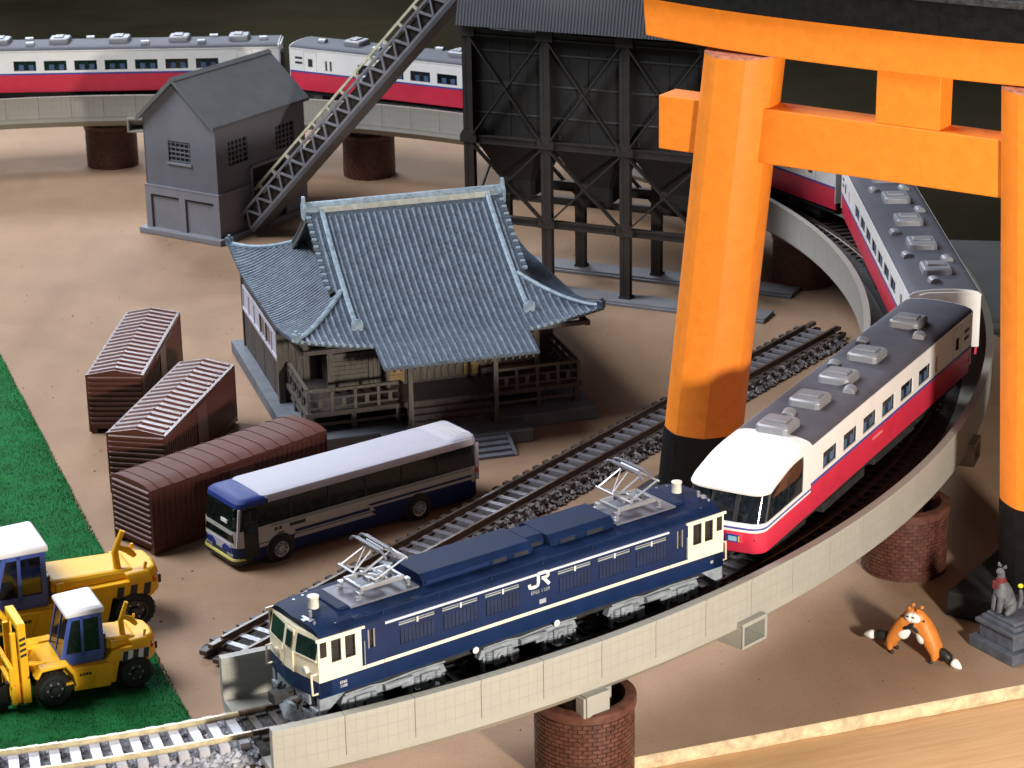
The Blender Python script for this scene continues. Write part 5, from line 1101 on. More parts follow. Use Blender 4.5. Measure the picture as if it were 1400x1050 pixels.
# ------------------------------------------------------------------ shipping boxes
m_ct = mat('box_brown', (0.10, 0.031, 0.023), 0.33, vary=0.12, scale=2, bump=0.05)
m_ct2 = mat('box_brown_matt', (0.105, 0.036, 0.026), 0.65, vary=0.10, scale=2, bump=0.05, spec=0.25)
BL, BWd, BH = 5.80, 1.68, 1.80
def freight_box(label, loc, rz, kind):
    t = thing('freight_container', label, 'container', loc, rz, 'brown freight containers')
    h = BWd/2; rise = 0.15
    part('body', MB().box(0, BL, -h + 0.03, h - 0.03, 0.16, BH - 0.002), m_ct2 if kind else m_ct, t)
    part('skid', MB().box(0.02, BL - 0.02, -h + 0.05, -h + 0.22, 0.004, 0.16).box(0.02, BL - 0.02, h - 0.22, h - 0.05, 0.004, 0.16), m_ct, t)
    if kind:      # smooth curved roof with raised bands
        arc = [(h*u, BH + rise*0.75*(1 - u**4)) for u in [-1, -0.75, -0.5, -0.25, 0, 0.25, 0.5, 0.75, 1]]
        part('roof', MB().prism_x([(-h, BH)] + arc[1:-1] + [(h, BH)], -0.02, BL + 0.02), m_ct2, t, 40)
        for k in range(13):
            x = 0.25 + k*0.44; part('roof_band', MB().prism_x([(y*1.015, z + 0.016) for y, z in arc] + [(h*1.015, BH - 0.04), (-h*1.015, BH - 0.04)], x, x + 0.05), m_ct2, t, 40)
            part('rivet', MB().box(x, x + 0.06, -h - 0.03, -h + 0.015, BH - 0.03, BH + 0.035), m_ct2, t, bevel=0.01)
    else:         # ridged roof: two gently sloping faces with raised ribs
        part('roof', MB().prism_x([(-h, BH), (h, BH), (0, BH + rise)], -0.02, BL + 0.02), m_ct, t)
        n = 17
        for k in range(n):
            x = 0.14 + k*(BL - 0.3)/(n - 1)
            for s in (-1, 1):
                part('roof_rib', MB().loft([[(x - 0.075, s*0.01, BH + rise - 0.005), (x - 0.04, s*0.01, BH + rise + 0.045), (x + 0.04, s*0.01, BH + rise + 0.045), (x + 0.075, s*0.01, BH + rise - 0.005)], [(x - 0.075, s*(h - 0.08), BH + 0.01), (x - 0.04, s*(h - 0.10), BH + 0.06), (x + 0.04, s*(h - 0.10), BH + 0.06), (x + 0.075, s*(h - 0.08), BH + 0.01)]]), m_ct, t)
    for e, x in ((-1, 0.0), (1, BL)):
        for k in range(10):
            z = 0.26 + k*0.153; a, b = sorted((x, x + e*0.055))
            part('end_rib', MB().loft([[(x, -h + 0.06, z), (x + e*0.055, -h + 0.06, z + 0.035), (x + e*0.055, -h + 0.06, z + 0.085), (x, -h + 0.06, z + 0.12)], [(x, h - 0.06, z), (x + e*0.055, h - 0.06, z + 0.035), (x + e*0.055, h - 0.06, z + 0.085), (x, h - 0.06, z + 0.12)]]), m_ct, t)
        a, b = sorted((x, x + e*0.03))
        part('end_frame', MB().box(a, b, -h + 0.0, -h + 0.06, 0.06, BH).box(a, b, h - 0.06, h, 0.06, BH), m_ct, t)
    n = 34
    me = MB().box(-0.025, 0.025, -0.02, 0.0, 0.22, BH - 0.08).mesh('side_rib')
    for s in (-1, 1):
        part('side_sill', MB().box(0, BL, *sorted((s*(h - 0.03), s*h)), 0.14, 0.24).box(0, BL, *sorted((s*(h - 0.03), s*h)), BH - 0.10, BH - 0.004), m_ct, t)
        for k in range(n):
            x = 0.12 + k*(BL - 0.24)/(n - 1)
            if BL*0.42 < x < BL*0.58: continue
            link('side_rib', me, m_ct, t, (x, s*(h - 0.03), 0), (0, 0, 0 if s < 0 else pi))
        d = part('side_door', MB().box(BL*0.43, BL*0.57, *sorted((s*(h - 0.03), s*(h + 0.005))), 0.26, BH - 0.11), m_ct, t)
        part('door_rail', MB().box(BL*0.30, BL*0.72, *sorted((s*h, s*(h + 0.03))), BH - 0.14, BH - 0.10), m_ct, d)
freight_box('brown ribbed freight container lying farthest back of the three', (-11.38, 64.55, 0), radians(86.8), 0)
freight_box('brown ribbed freight container in the middle, roof ribs glinting on the right', (-10.08, 59.75, 0), radians(77.6), 0)
freight_box('brown freight container with smooth curved roof beside the bus', (-9.72, 56.30, 0), radians(44.6), 1)

# ------------------------------------------------------------------ bus
m_bw = mat('bus_white', (0.42, 0.41, 0.475), 0.55, vary=0.04, scale=1.5, spec=0.3)
m_bb = mat('bus_blue', (0.016, 0.036, 0.19), 0.55, vary=0.06, spec=0.25)
m_bs = mat('bus_beige', (0.42, 0.41, 0.38), 0.4, vary=0.05)
m_bgr = mat('bus_green_grey', (0.22, 0.27, 0.22), 0.4, vary=0.05)
m_bglass = mat('bus_glass', (0.007, 0.011, 0.010), 0.1, vary=0.4, scale=6, spec=0.35)
m_tyre = mat('tyre', (0.014, 0.014, 0.015), 0.7, vary=0.2, scale=8)
m_hub = mat('hub_grey', (0.42, 0.42, 0.43), 0.4, metal=0.4, vary=0.1)
m_yel = mat('bumper_yellow', (0.62, 0.55, 0.16), 0.4, vary=0.05)
t = thing('bus', 'white roofed coach bus with blue front and dark window band', 'bus', (-4.42, 57.46, 0), radians(36.0))
bl, bw_ = 3.72, 0.84                      # half length and half width; front at -x
def ringb(z, xf, xr, w, r=0.22):
    pts = []
    for cx_, cy_, a0 in ((xr - r, w - r, 0), (xf + r, w - r, pi/2), (xf + r, -w + r, pi), (xr - r, -w + r, 3*pi/2)):
        for i in range(5): a = a0 + pi/2*i/4; pts.append((cx_ + r*cos(a), cy_ + r*sin(a), z))
    return pts
m_bn = mat('bus_navy', (0.009, 0.019, 0.085), 0.5, vary=0.06, spec=0.3)
part('lower_body', MB().loft([ringb(0.20, -bl + 0.05, bl, bw_ - 0.02), ringb(0.26, -bl, bl, bw_), ringb(0.62, -bl, bl, bw_)]), m_bn, t, 40)
part('side_panel', MB().loft([ringb(0.621, -bl, bl, bw_ + 0.002), ringb(1.06, -bl + 0.02, bl, bw_ + 0.002)]), m_bs, t, 40)
part('window_band', MB().loft([ringb(1.061, -bl + 0.02, bl, bw_ - 0.012), ringb(1.66, -bl + 0.14, bl - 0.03, bw_ - 0.03)]), m_bglass, t, 40)
part('roof', MB().loft([ringb(1.661, -bl + 0.78, bl, bw_ - 0.01), ringb(1.78, -bl + 0.80, bl, bw_ - 0.012), ringb(1.84, -bl + 0.83, bl - 0.02, bw_ - 0.05, 0.2), ringb(1.862, -bl + 0.9, bl - 0.1, bw_ - 0.16, 0.2)]), m_bw, t, 40)
part('roof_front', MB().loft([ringb(1.655, -bl + 0.10, -bl + 1.2, bw_ - 0.008), ringb(1.76, -bl + 0.13, -bl + 1.2, bw_ - 0.014), ringb(1.82, -bl + 0.22, -bl + 1.15, bw_ - 0.07, 0.2), ringb(1.85, -bl + 0.36, -bl + 0.86, bw_ - 0.2, 0.2)]), m_bb, t, 40)
part('rear_roof_hump', MB().loft([ringb(1.86, bl - 0.85, bl - 0.02, bw_ - 0.10, 0.15), ringb(1.91, bl - 0.7, bl - 0.06, bw_ - 0.2, 0.15)]), m_bw, t, 40)
for k in range(4): part('hump_slot', MB().box(bl - 0.62 + k*0.13, bl - 0.57 + k*0.13, -0.5, 0.5, 1.911, 1.918), m_bs, t)
part('rear_frame', MB().box(bl - 0.10, bl + 0.012, -bw_ + 0.004, -bw_ + 0.05, 0.65, 1.7).box(bl - 0.10, bl + 0.012, bw_ - 0.05, bw_ - 0.004, 0.65, 1.7), m_bw, t, bevel=0.02)
for s in (-1, 1):
    y0 = s*(bw_ + 0.003); y1 = s*(bw_ + 0.009); Y = sorted((y0, y1))
    part('green_stripe', MB().box(-2.7, bl - 0.25, *Y, 0.98, 1.05), m_bgr, t)
    part('blue_stripe', MB().box(-2.0, 0.25, *Y, 0.66, 0.74), m_bn, t)
    part('blue_stripe', MB().prism_y([(0.30, 0.78), (bl - 0.25, 0.78), (bl - 0.25, 0.84), (0.18, 0.84)], *Y), m_bn, t)
    part('blue_panel', MB().prism_y([(0.42, 0.62), (bl - 0.25, 0.62), (bl - 0.25, 0.70), (0.34, 0.72)], *Y), m_bn, t)
    part('beige_strip', MB().prism_y([(-2.05, 0.50), (0.42, 0.50), (0.30, 0.60), (-2.0, 0.60)], *Y), m_bs, t)
    part('window_sill_line', MB().box(-2.9, bl - 0.25, *sorted((s*(bw_ - 0.005), s*(bw_ + 0.006))), 1.052, 1.07), m_bw, t)
    part('luggage_slot', MB().box(-2.15, -1.68, *Y, 0.86, 0.95), m_frame, t)
    part('front_low_band', MB().box(-3.05, -2.75, *Y, 0.52, 0.60), m_bs, t)
    part('lettering_block', MB().box(-2.60, -2.50, *Y, 0.86, 0.94).box(-2.46, -2.38, *Y, 0.86, 0.94).box(-2.50, -2.32, *Y, 0.76, 0.79), m_frame, t)
    part('rear_light', MB().box(bl - 0.12, bl - 0.03, *Y, 0.88, 1.0), mat('lamp_red', (0.45, 0.02, 0.015), 0.3), t)
    for k in range(5): part('window_post', MB().box(-2.1 + k*1.12, -2.07 + k*1.12, *sorted((s*(bw_ - 0.02), s*(bw_ - 0.008))), 1.08, 1.63), m_frame, t)
    for x in (-2.45, 1.75):
        wl = part('wheel', MB().lathe([(0.10, -0.10), (0.30, -0.10), (0.335, -0.06), (0.335, 0.06), (0.30, 0.09), (0.22, 0.095), (0.212, 0.02)], n=24, axis='y'), m_tyre, t, 40, loc=(x, s*(bw_ - 0.025), 0.337), rot=(0, 0, 0 if s > 0 else pi))
        part('rim', MB().lathe([(0.21, 0.03), (0.21, 0.095), (0.17, 0.06), (0.10, 0.06), (0.09, 0.105), (0.0, 0.11)], n=20, axis='y'), m_hub, wl, 30)
        nutm = MB()
        for k in range(8): nutm.cyl((0.145*cos(k*pi/4), 0.062, 0.145*sin(k*pi/4)), 0.02, 0.02, 6, 'y')
        part('wheel_nuts', nutm, m_frame, wl)
        part('wheel_arch', MB().lathe([(0.335, 0.0), (0.41, 0.0), (0.41, 0.014), (0.335, 0.014)], n=28, axis='y'), m_frame, t, loc=(x, s*(bw_ - 0.004) if s > 0 else -bw_ - 0.010, 0.34))
        part('arch_inside', MB().cyl((x, s*(bw_ - 0.001) if s > 0 else -bw_ - 0.005, 0.34), 0.385, 0.006, 28, 'y'), m_tyre, t)
# front end
part('windscreen', MB().loft([[(-bl - 0.006, y, 0.74) for y in (-0.66, 0.66)] + [(-bl + 0.05, y, 0.74) for y in (0.76, -0.76)], [(-bl + 0.085, y, 1.63) for y in (-0.66, 0.66)] + [(-bl + 0.2, y, 1.63) for y in (0.76, -0.76)]]), m_bglass, t, bevel=0.03)
part('windscreen_pillar', MB().bar((-bl + 0.06, -0.80, 0.66), (-bl + 0.17, -0.80, 1.64), 0.05, 0.06), m_bw, t)
part('destination_sign', MB().box(-bl + 0.0, -bl + 0.03, -0.42, -0.12, 1.20, 1.29).xf(Matrix.Translation((0.01, 0, 0))), mat('sign_white', (0.8, 0.8, 0.82), 0.4), t)
d = part('door', MB().box(-bl + 0.24, -bl + 0.66, -bw_ - 0.014, -bw_ + 0.02, 0.32, 1.58), m_bglass, t, bevel=0.02)
part('door_frame', MB().box(-bl + 0.43, -bl + 0.46, -bw_ - 0.02, -bw_ - 0.013, 0.34, 1.56).box(-bl + 0.23, -bl + 0.67, -bw_ - 0.02, -bw_ - 0.013, 0.30, 0.34).box(-bl + 0.26, -bl + 0.64, -bw_ - 0.02, -bw_ - 0.013, 1.24, 1.27), m_frame, d)
part('front_mask', MB().box(-bl - 0.012, -bl + 0.05, -0.60, 0.60, 0.44, 0.70), m_bw, t, bevel=0.02)
for s in (-1, 1):
    part('blue_flash', MB().prism_x([(s*0.16, 0.46), (s*0.58, 0.46), (s*0.60, 0.60), (s*0.30, 0.64), (s*0.16, 0.54)], -bl - 0.02, -bl - 0.012), m_bb, t)
    part('headlamp', MB().box(-bl - 0.02, -bl + 0.06, s*0.52 - 0.15, s*0.52 + 0.15, 0.34, 0.44), m_silver, t, bevel=0.02)
part('bumper', MB().loft([ringb(0.16, -bl - 0.02, -bl + 0.6, bw_ - 0.02), ringb(0.25, -bl - 0.05, -bl + 0.6, bw_ + 0.003), ringb(0.28, -bl - 0.05, -bl + 0.6, bw_ + 0.003)]), m_frame, t, 40)
part('bumper_trim', MB().loft([ringb(0.281, -bl - 0.055, -bl + 0.5, bw_ + 0.002), ringb(0.33, -bl - 0.045, -bl + 0.5, bw_ + 0.002)]), m_yel, t, 40)
part('mirror', MB().box(-bl - 0.06, -bl + 0.02, -0.90, -0.84, 1.25, 1.50), m_frame, t, bevel=0.015)
part('underbody', MB().box(-bl + 0.2, bl - 0.1, -0.7, 0.7, 0.10, 0.22), m_tyre, t)

# ------------------------------------------------------------------ forklifts
m_fy = mat('fork_yellow', (0.94, 0.50, 0.018), 0.5, vary=0.05, scale=2, spec=0.25)
m_fb = mat('fork_blue', (0.055, 0.10, 0.42), 0.35, vary=0.05)
m_fw = mat('fork_white', (0.76, 0.75, 0.80), 0.5, vary=0.03)
m_fgl = glass('fork_glass', (0.015, 0.015, 0.017), 0.05)
m_fblk = mat('fork_black', (0.016, 0.016, 0.017), 0.5, vary=0.2)
def fwheel(t, x, y, r, s, w):
    wl = part('wheel', MB().lathe([(r*0.3, -w), (r*0.85, -w), (r, -w*0.6), (r, w*0.6), (r*0.88, w), (r*0.64, w*0.95), (r*0.625, w*0.4)], n=26, axis='y'), m_tyre, t, 40, loc=(x, y, r), rot=(0, 0, 0 if s > 0 else pi))
    part('rim', MB().lathe([(r*0.62, w*0.5), (r*0.62, w*1.02), (r*0.56, w*1.02), (r*0.5, w*0.6), (r*0.25, w*0.62), (r*0.2, w*1.05), (0, w*1.1)], n=20, axis='y'), mat('rim_gloss', (0.05, 0.05, 0.055), 0.25, metal=0.3), wl, 30)
    nm = MB()
    for k in range(6): nm.cyl((r*0.4*cos(k*pi/3), w*0.62, r*0.4*sin(k*pi/3)), r*0.06, w*0.2, 6, 'y')
    part('wheel_nuts', nm, m_hub, wl)
    tr = MB()
    for k in range(22):
        a = 2*pi*k/22; c, s_ = cos(a), sin(a); tr.add([(r*1.0*cos(a-.05), -w*0.6, r*sin(a-.05)), (r*cos(a+.05), -w*0.6, r*sin(a+.05)), (r*cos(a+.05), w*0.7, r*sin(a+.05)), (r*cos(a-.05), w*0.7, r*sin(a-.05)), (r*1.03*cos(a-.035), -w*0.55, r*1.03*sin(a-.035)), (r*1.03*cos(a+.035), -w*0.55, r*1.03*sin(a+.035)), (r*1.03*cos(a+.035), w*0.65, r*1.03*sin(a+.035)), (r*1.03*cos(a-.035), w*0.65, r*1.03*sin(a-.035))], [(4,5,6,7),(0,1,5,4),(1,2,6,5),(2,3,7,6),(3,0,4,7)])
    part('tread', tr, m_tyre, wl, merge=False)
def forklift(label, loc, rz, e=0.0):
    """local -x is the front with the mast, -y the near side"""
    t = thing('forklift', label, 'forklift', loc, rz, 'yellow forklifts on the grass mat')
    L0, L1, hw = -1.35, 1.50, 0.62
    # chassis, floor, fenders
    part('chassis', MB().prism_y([(-1.20, 0.62), (-1.15, 0.82), (-0.62, 0.86), (-0.55, 0.30), (0.55 + e, 0.24), (0.66 + e, 0.72), (1.15 + e, 0.80), (1.35 + e, 0.80), (1.35 + e, 1.02), (0.52, 1.02), (0.36, 0.82), (-0.52, 0.82), (-0.62, 0.98), (-1.02, 0.98), (-1.2, 0.80)], -hw, hw), m_fy, t, bevel=0.03)
    part('side_tank', MB().prism_y([(-0.42, 0.26), (0.40, 0.22), (0.52, 0.62), (0.40, 0.80), (-0.42, 0.80)], -hw - 0.08, -hw).prism_y([(-0.42, 0.26), (0.40, 0.22), (0.52, 0.62), (0.40, 0.80), (-0.42, 0.80)], hw, hw + 0.08), m_fy, t, bevel=0.02)
    part('tank_seam', MB().bar((0.02, -hw - 0.085, 0.34), (0.16, -hw - 0.085, 0.74), 0.03, 0.05, (0, 1, 0)), m_fy, t)
    part('fender', MB().prism_y([(-1.22, 0.80), (-1.12, 0.96), (-0.60, 0.96), (-0.46, 0.74), (-0.40, 0.44), (-0.34, 0.44), (-0.38, 0.80), (-0.54, 1.02), (-1.16, 1.02), (-1.30, 0.82)], -hw - 0.24, -hw + 0.05).prism_y([(-1.22, 0.80), (-1.12, 0.96), (-0.60, 0.96), (-0.46, 0.74), (-0.40, 0.44), (-0.34, 0.44), (-0.38, 0.80), (-0.54, 1.02), (-1.16, 1.02), (-1.30, 0.82)], hw - 0.05, hw + 0.24), m_fy, t, bevel=0.015)
    # engine hood and rounded counterweight
    part('hood', MB().loft([[(0.40, -0.52, z0), (0.40, 0.52, z0), (1.20 + e, 0.50, z0), (1.20 + e, -0.50, z0)] if i == 0 else [(0.44, -0.46, z0), (0.44, 0.46, z0), (1.10 + e, 0.42, z0 - 0.06), (1.10 + e, -0.42, z0 - 0.06)] for i, z0 in enumerate((1.021, 1.26))]), m_fy, t, bevel=0.06)
    cw_ = [(x + e, y) for x, y in [(0.98, -0.62), (1.38, -0.60), (1.56, -0.36), (1.60, 0), (1.56, 0.36), (1.38, 0.60), (0.98, 0.62)]]
    part('counterweight', MB().loft([[(x, y, 0.62) for x, y in cw_], [(x, y, 1.05) for x, y in cw_], [(x - 0.06, y*0.92, 1.16) for x, y in cw_]]), m_fy, t, 40, 0.03)
    st = part('hazard_panel', MB().box(0.72 + e, 1.36 + e, -0.632, -0.622, 0.70, 0.94), m_fw if e == 0 else m_fy, t)
    for i in range(3): part('black_stripe', MB().prism_y([(0.72 + e + i*0.24, 0.70), (0.84 + e + i*0.24, 0.70), (0.88 + e + i*0.24, 0.94), (0.76 + e + i*0.24, 0.94)], -0.64, -0.632), m_fblk, st)
    part('tail_lamp', MB().box(1.40 + e, 1.47 + e, -0.58, -0.48, 0.90, 1.0), mat('lamp_orange_red', (0.6, 0.06, 0.01), 0.3), t, bevel=0.01)
    part('tow_hitch', MB().box(1.58 + e, 1.68 + e, -0.14, 0.14, 0.62, 0.80), m_fblk, t, bevel=0.02)
    # exhaust with elbow
    part('exhaust', MB().tube([(0.86 + e, -0.30, 1.2), (0.84 + e, -0.30, 1.55), (0.92 + e, -0.30, 1.78), (1.0 + e, -0.30, 1.98)], [0.07, 0.065, 0.055, 0.05], 8), m_fy, t, 50)
    part('exhaust_guard', MB().tube([(0.88 + e, -0.31, 1.66), (1.06 + e, -0.31, 1.56), (1.18 + e, -0.31, 1.40)], [0.05, 0.075, 0.05], 8), m_fy, t, 50)
    part('air_cleaner', MB().cyl((0.36, -0.38, 1.03), 0.09, 0.36, 12), m_fblk, t, 40)
    part('work_lamp', MB().box(0.50, 0.66, -0.55, -0.50, 1.03, 1.22), m_fy, t, bevel=0.02)
    for y in (-0.44, 0.44): part('rear_mirror_post', MB().tube([(1.30 + e, y, 1.1), (1.34 + e, y, 1.30)], 0.03, 6), m_fy, t, 50)
    # cab: blue frame, glazing, white roof, seat
    zb, zt = 1.0, 1.98
    part('cab_floor', MB().prism_y([(-0.55, 0.82), (0.34, 0.82), (0.34, 1.0), (-0.62, 1.0)], -0.54, 0.54), m_fb, t, bevel=0.01)
    for s in (-1, 1):
        Y = sorted((s*0.50, s*0.56))
        part('cab_frame', MB().prism_y([(-0.62, 1.0), (-0.54, 1.0), (-0.30, zt), (-0.38, zt)], *Y).prism_y([(0.26, 1.0), (0.36, 1.0), (0.36, zt), (0.27, zt)], *Y).prism_y([(-0.16, 1.0), (-0.09, 1.0), (-0.07, zt), (-0.13, zt)], *Y).prism_y([(-0.55, 1.0), (0.27, 1.0), (0.27, 1.10), (-0.53, 1.10)], *Y).prism_y([(-0.34, zt - 0.09), (0.30, zt - 0.09), (0.30, zt), (-0.32, zt)], *Y), m_fb, t)
        part('side_glass', MB().prism_y([(-0.54, 1.08), (0.27, 1.08), (0.27, zt - 0.07), (-0.31, zt - 0.07)], *sorted((s*0.52, s*0.53))), m_fgl, t)
    part('front_glass', MB().loft([[(-0.60, -0.5, 1.02), (-0.60, 0.5, 1.02), (-0.58, 0.5, 1.02), (-0.58, -0.5, 1.02)], [(-0.36, -0.5, zt), (-0.36, 0.5, zt), (-0.34, 0.5, zt), (-0.34, -0.5, zt)]]), m_fgl, t)
    part('rear_glass', MB().box(0.31, 0.33, -0.5, 0.5, 1.1, zt - 0.04), m_fgl, t)
    part('front_post', MB().bar((-0.60, 0.0, 1.02), (-0.37, 0.0, zt), 0.03, 0.03), m_fb, t)
    part('cab_roof', MB().loft([[(-0.46, -0.60, zt), (-0.46, 0.60, zt), (0.42, 0.60, zt), (0.42, -0.60, zt)], [(-0.46, -0.60, zt + 0.10), (-0.46, 0.60, zt + 0.10), (0.42, 0.60, zt + 0.12), (0.42, -0.60, zt + 0.12)], [(-0.36, -0.50, zt + 0.15), (-0.36, 0.50, zt + 0.15), (0.36, 0.52, zt + 0.17), (0.36, -0.52, zt + 0.17)]]), m_fw, t, bevel=0.03)
    part('seat', MB().box(-0.15, 0.22, -0.22, 0.22, 1.0, 1.2).box(0.12, 0.25, -0.22, 0.22, 1.2, 1.6), m_fblk, t, bevel=0.04)
    part('steering', MB().tube([(-0.5, 0, 1.0), (-0.3, 0, 1.38)], 0.03, 6), m_fblk, t, 50)
    # mast
    for s in (-1, 1):
        m_ = part('mast_rail', MB().box(-1.52, -1.34, *sorted((s*0.36, s*0.52)), 0.12, 2.02), m_fy, t, bevel=0.015)
        part('inner_rail', MB().box(-1.66, -1.53, *sorted((s*0.28, s*0.40)), 0.10, 1.78), m_fy, m_, bevel=0.01)
        part('tilt_cylinder', MB().tube([(-1.34, s*0.45, 1.05), (-0.75, s*0.45, 0.88)], 0.06, 8), m_fy, t, 50)
    for zc, hc, wc in ((1.90, 0.16, 0.54), (1.0, 0.12, 0.36), (0.3, 0.12, 0.36)): part('mast_crosshead', MB().box(-1.54, -1.34, -wc, wc, zc, zc + hc), m_fy, t, bevel=0.02)
    part('lift_cylinder', MB().cyl((-1.46, 0, 0.15), 0.07, 1.7, 10), m_fblk, t, 40)
    part('carriage', MB().box(-1.78, -1.68, -0.66, 0.66, 0.20, 0.30).box(-1.78, -1.68, -0.66, 0.66, 0.56, 0.66).box(-1.76, -1.70, -0.5, -0.4, 0.3, 0.56).box(-1.76, -1.70, 0.4, 0.5, 0.3, 0.56).box(-1.80, -1.70, -0.62, -0.54, 0.3, 1.1).box(-1.80, -1.70, 0.54, 0.62, 0.3, 1.1).box(-1.80, -1.70, -0.54, 0.54, 1.0, 1.1), m_fy, t, bevel=0.01)
    for s in (-1, 1): part('fork', MB().prism_y([(-1.86, 0.66), (-1.79, 0.66), (-1.79, 0.11), (-3.2, 0.08), (-3.2, 0.05), (-1.86, 0.05)], *sorted((s*0.30, s*0.44))), m_fblk, t)
    for i in range(4): part('mast_stripe', MB().prism_y([(-1.50, 1.24 + i*0.13), (-1.36, 1.28 + i*0.13), (-1.36, 1.34 + i*0.13), (-1.50, 1.30 + i*0.13)], -0.528, -0.521), m_fblk, t)
    mbl = MB()
    for i in range(4): mbl.prism_y([(-0.28 + i*0.07, 0.60), (-0.23 + i*0.07, 0.60), (-0.21 + i*0.07, 0.66), (-0.26 + i*0.07, 0.66)], -hw - 0.088, -hw - 0.08)
    part('maker_mark', mbl, m_fblk, t)
    part('ladder', MB().box(-0.62, -0.45, -hw - 0.2, -hw - 0.05, 0.50, 0.56), m_fy, t, bevel=0.01)
    fwheel(t, -0.86, -0.62, 0.41, -1, 0.16); fwheel(t, -0.86, 0.62, 0.41, 1, 0.16); fwheel(t, 1.02 + e, -0.54, 0.38, -1, 0.14); fwheel(t, 1.02 + e, 0.54, 0.38, 1, 0.14)
    return t
FY = atan2(0.85, 1.87)
fl = forklift('smaller yellow forklift with blue cab and white roof standing in front', (-9.72, 48.40, 0.10), FY)
fl2 = forklift('larger yellow forklift half hidden behind the smaller one', (-11.60, 51.10, 0.10), FY, 0.80); fl2.scale = (1.35, 1.35, 1.18)

# ------------------------------------------------------------------ foxes hugging on the board
m_fx = mat('fox_orange', (0.66, 0.215, 0.035), 0.5, vary=0.10, scale=5)
m_fxw = mat('fox_white', (0.82, 0.79, 0.74), 0.5, vary=0.03)
m_fxb = mat('fox_black', (0.018, 0.015, 0.014), 0.5, vary=0.3)
def fox(label, loc, rz, g, tail):
    """+x is the way it leans (towards its partner); g is the sign of the side turned to the viewer"""
    t = thing('fox_figure', label, 'fox', loc, rz, 'hugging fox figures')
    V = [(0.08, 0, 0.36), (0.20, 0, 0.60), (0.35, 0, 0.86), (0.43, 0, 1.00), (0.52, g*0.02, 1.10), (0.68, g*0.10, 1.05),
         (0.00, -0.12, 0.20), (0.05, -0.13, 0.06), (0.00, 0.12, 0.20), (0.05, 0.13, 0.06),
         (0.48, -0.16, 0.88), (0.60, -0.18, 0.82), (0.48, 0.16, 0.88), (0.60, 0.18, 0.82)]
    Eg = [(0,1),(1,2),(2,3),(3,4),(4,5),(0,6),(6,7),(0,8),(8,9),(2,10),(10,11),(2,12),(12,13)]
    Rr = [0.23, 0.21, 0.18, 0.15, 0.185, 0.10, 0.095, 0.06, 0.095, 0.06, 0.075, 0.06, 0.075, 0.06]
    skin('body', V, Eg, Rr, m_fx, t)
    for s in (-1, 1):
        part('ear', MB().loft([[(0.44, s*0.10 - 0.05, 1.20), (0.51, s*0.10 - 0.05, 1.21), (0.51, s*0.10 + 0.05, 1.21), (0.44, s*0.10 + 0.05, 1.20)], [(0.455, s*0.12 - 0.022, 1.285), (0.475, s*0.12 - 0.022, 1.285), (0.475, s*0.12 + 0.022, 1.285), (0.455, s*0.12 + 0.022, 1.285)]]), m_fx, t, bevel=0.012)
        part('ear_tip', MB().loft([[(0.448, s*0.115 - 0.026, 1.262), (0.482, s*0.115 - 0.026, 1.262), (0.482, s*0.115 + 0.026, 1.262), (0.448, s*0.115 + 0.026, 1.262)], [(0.458, s*0.12 - 0.010, 1.30), (0.472, s*0.12 - 0.010, 1.30), (0.472, s*0.12 + 0.010, 1.30), (0.458, s*0.12 + 0.010, 1.30)]]), m_fxb, t)
        skin('hind_paw', [(0.04, s*0.13, 0.055), (0.15, s*0.14, 0.04)], [(0, 1)], [0.066, 0.052], m_fxb, t)
        skin('fore_leg', [(0.50, s*0.18, 0.87), (0.62, s*0.21, 0.82), (0.78, s*0.20, 0.74)], [(0, 1), (1, 2)], [0.066, 0.058, 0.05], m_fxb, t)
    skin('face_patch', [(0.52, g*0.13, 1.05), (0.66, g*0.16, 1.04), (0.78, g*0.13, 1.00)], [(0, 1), (1, 2)], [0.15, 0.135, 0.07], m_fxw, t)
    part('nose', MB().lathe([(0, -0.035), (0.035, -0.015), (0.035, 0.015), (0, 0.035)], (0.84, g*0.13, 1.0), 8), m_fxb, t, 60)
    part('eye', MB().box(0.62, 0.68, *sorted((g*0.265, g*0.285)), 1.08, 1.12), m_fxb, t, bevel=0.01)
    skin('belly_patch', [(0.25, g*0.07, 0.44), (0.36, g*0.08, 0.62), (0.43, g*0.07, 0.78)], [(0, 1), (1, 2)], [0.17, 0.17, 0.12], m_fxw, t)
    tl = skin('tail', [Vector((-0.02, 0, 0.36)), Vector(tail[0]), Vector(tail[1])], [(0, 1), (1, 2)], [0.10, 0.14, 0.13], m_fxb, t)
    d = (Vector(tail[1]) - Vector(tail[0])).normalized(); e = Vector(tail[1])
    skin('tail_tip', [e - d*0.02, e + d*0.14, e + d*0.28], [(0, 1), (1, 2)], [0.135, 0.11, 0.03], m_fxw, t)
    return t
fa = radians(-35)
fox('orange fox figure on the left with black white-tipped tail pointing left', (8.60, 49.62, 0.0), fa, -1, [(-0.22, 0, 0.34), (-0.42, 0, 0.30)])
fox('orange fox figure on the right with tail drooping to the right', (9.55, 48.95, 0.0), fa + pi, 1, [(-0.18, 0, 0.24), (-0.36, 0, 0.14)])

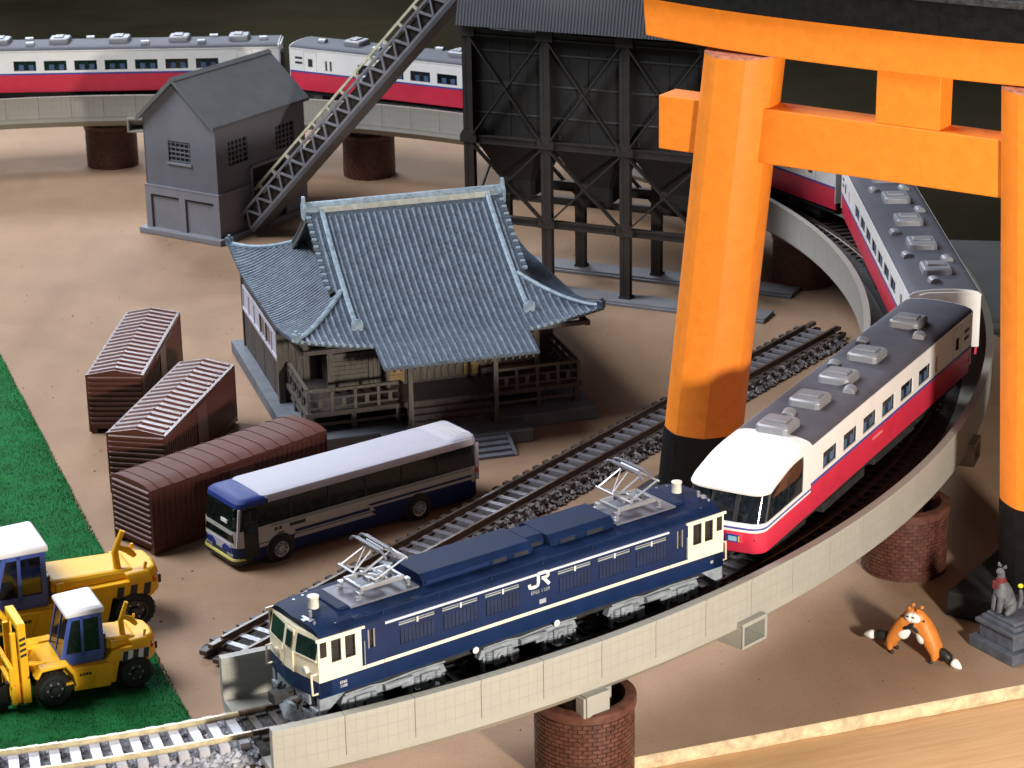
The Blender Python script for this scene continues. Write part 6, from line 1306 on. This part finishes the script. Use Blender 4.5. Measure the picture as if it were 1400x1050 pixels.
# ------------------------------------------------------------------ stone fox statue
m_st = mat('statue_grey', (0.105, 0.11, 0.125), 0.6, vary=0.25, scale=6, bump=0.3, bscale=25)
m_sd = mat('pedestal_grey', (0.085, 0.095, 0.12), 0.6, vary=0.2, scale=4, bump=0.25, bscale=18)
pa = atan2(0.53, 0.85)
t = thing('fox_statue', 'grey seated fox statue with red bib on stepped dark pedestal', 'statue', (11.42, 49.62, 0), pa)
for z0, z1, h in ((0.004, 0.27, 0.72), (0.271, 0.62, 0.56), (0.621, 0.72, 0.64), (0.721, 0.82, 0.54), (0.821, 0.90, 0.46)):
    part('pedestal_tier', MB().box(-h, h, -h, h, z0, z1), m_sd, t, bevel=0.02)
OX, OY = -0.24, 0.15
def so(L): return [(x + OX, y + OY, z) for x, y, z in L]
skin('body', so([(0.16, 0, 1.02), (0.06, 0, 1.26), (-0.08, 0, 1.56), (-0.12, 0, 1.84), (-0.13, 0, 2.02), (-0.27, 0, 1.97), (-0.17, -0.09, 1.38), (-0.22, -0.09, 0.97), (-0.17, 0.09, 1.38), (-0.22, 0.09, 0.97), (0.06, -0.19, 1.06), (-0.14, -0.21, 0.95), (0.06, 0.19, 1.06), (-0.14, 0.21, 0.95)]),
     [(0,1),(1,2),(2,3),(3,4),(4,5),(2,6),(6,7),(2,8),(8,9),(0,10),(10,11),(0,12),(12,13)], [0.22, 0.22, 0.17, 0.09, 0.115, 0.06, 0.085, 0.07, 0.085, 0.07, 0.12, 0.06, 0.12, 0.06], m_st, t)
for s in (-1, 1): part('ear', MB().loft([[(-0.14, s*0.075 - 0.05, 2.07), (-0.06, s*0.075 - 0.05, 2.07), (-0.06, s*0.075 + 0.05, 2.07), (-0.14, s*0.075 + 0.05, 2.07)], [(-0.115, s*0.115 - 0.014, 2.16), (-0.09, s*0.115 - 0.014, 2.16), (-0.09, s*0.115 + 0.014, 2.16), (-0.115, s*0.115 + 0.014, 2.16)]]), m_st, t, bevel=0.012, loc=(OX, OY, 0))
m_bib = mat('bib_red', (0.13, 0.010, 0.013), 0.7, vary=0.15)
part('bib', MB().loft([[(-0.12 + 0.115*cos(a)*k, 0.115*sin(a)*k, z) for a in [2*pi*i/16 for i in range(16)]] for k, z in ((0.85, 1.84), (1.1, 1.78), (1.15, 1.72))], cap=False), m_bib, t, 60, loc=(OX, OY, 0))
part('bib_flap', MB().loft([[(-0.29, -0.11, 1.74), (-0.29, 0.11, 1.74), (-0.25, 0.11, 1.76), (-0.25, -0.11, 1.76)], [(-0.33, -0.06, 1.58), (-0.33, 0.06, 1.58), (-0.29, 0.06, 1.58), (-0.29, -0.06, 1.58)]]), m_bib, t, bevel=0.02, loc=(OX, OY, 0))
skin('tail', so([(0.40, -0.06, 0.92), (0.46, -0.10, 1.15), (0.42, -0.10, 1.42)]), [(0, 1), (1, 2)], [0.07, 0.06, 0.05], m_st, t)
skin('tail_jewel', so([(0.41, -0.10, 1.45), (0.40, -0.10, 1.57)]), [(0, 1)], [0.085, 0.065], mat('jewel_yellow', (0.85, 0.72, 0.03), 0.4), t)
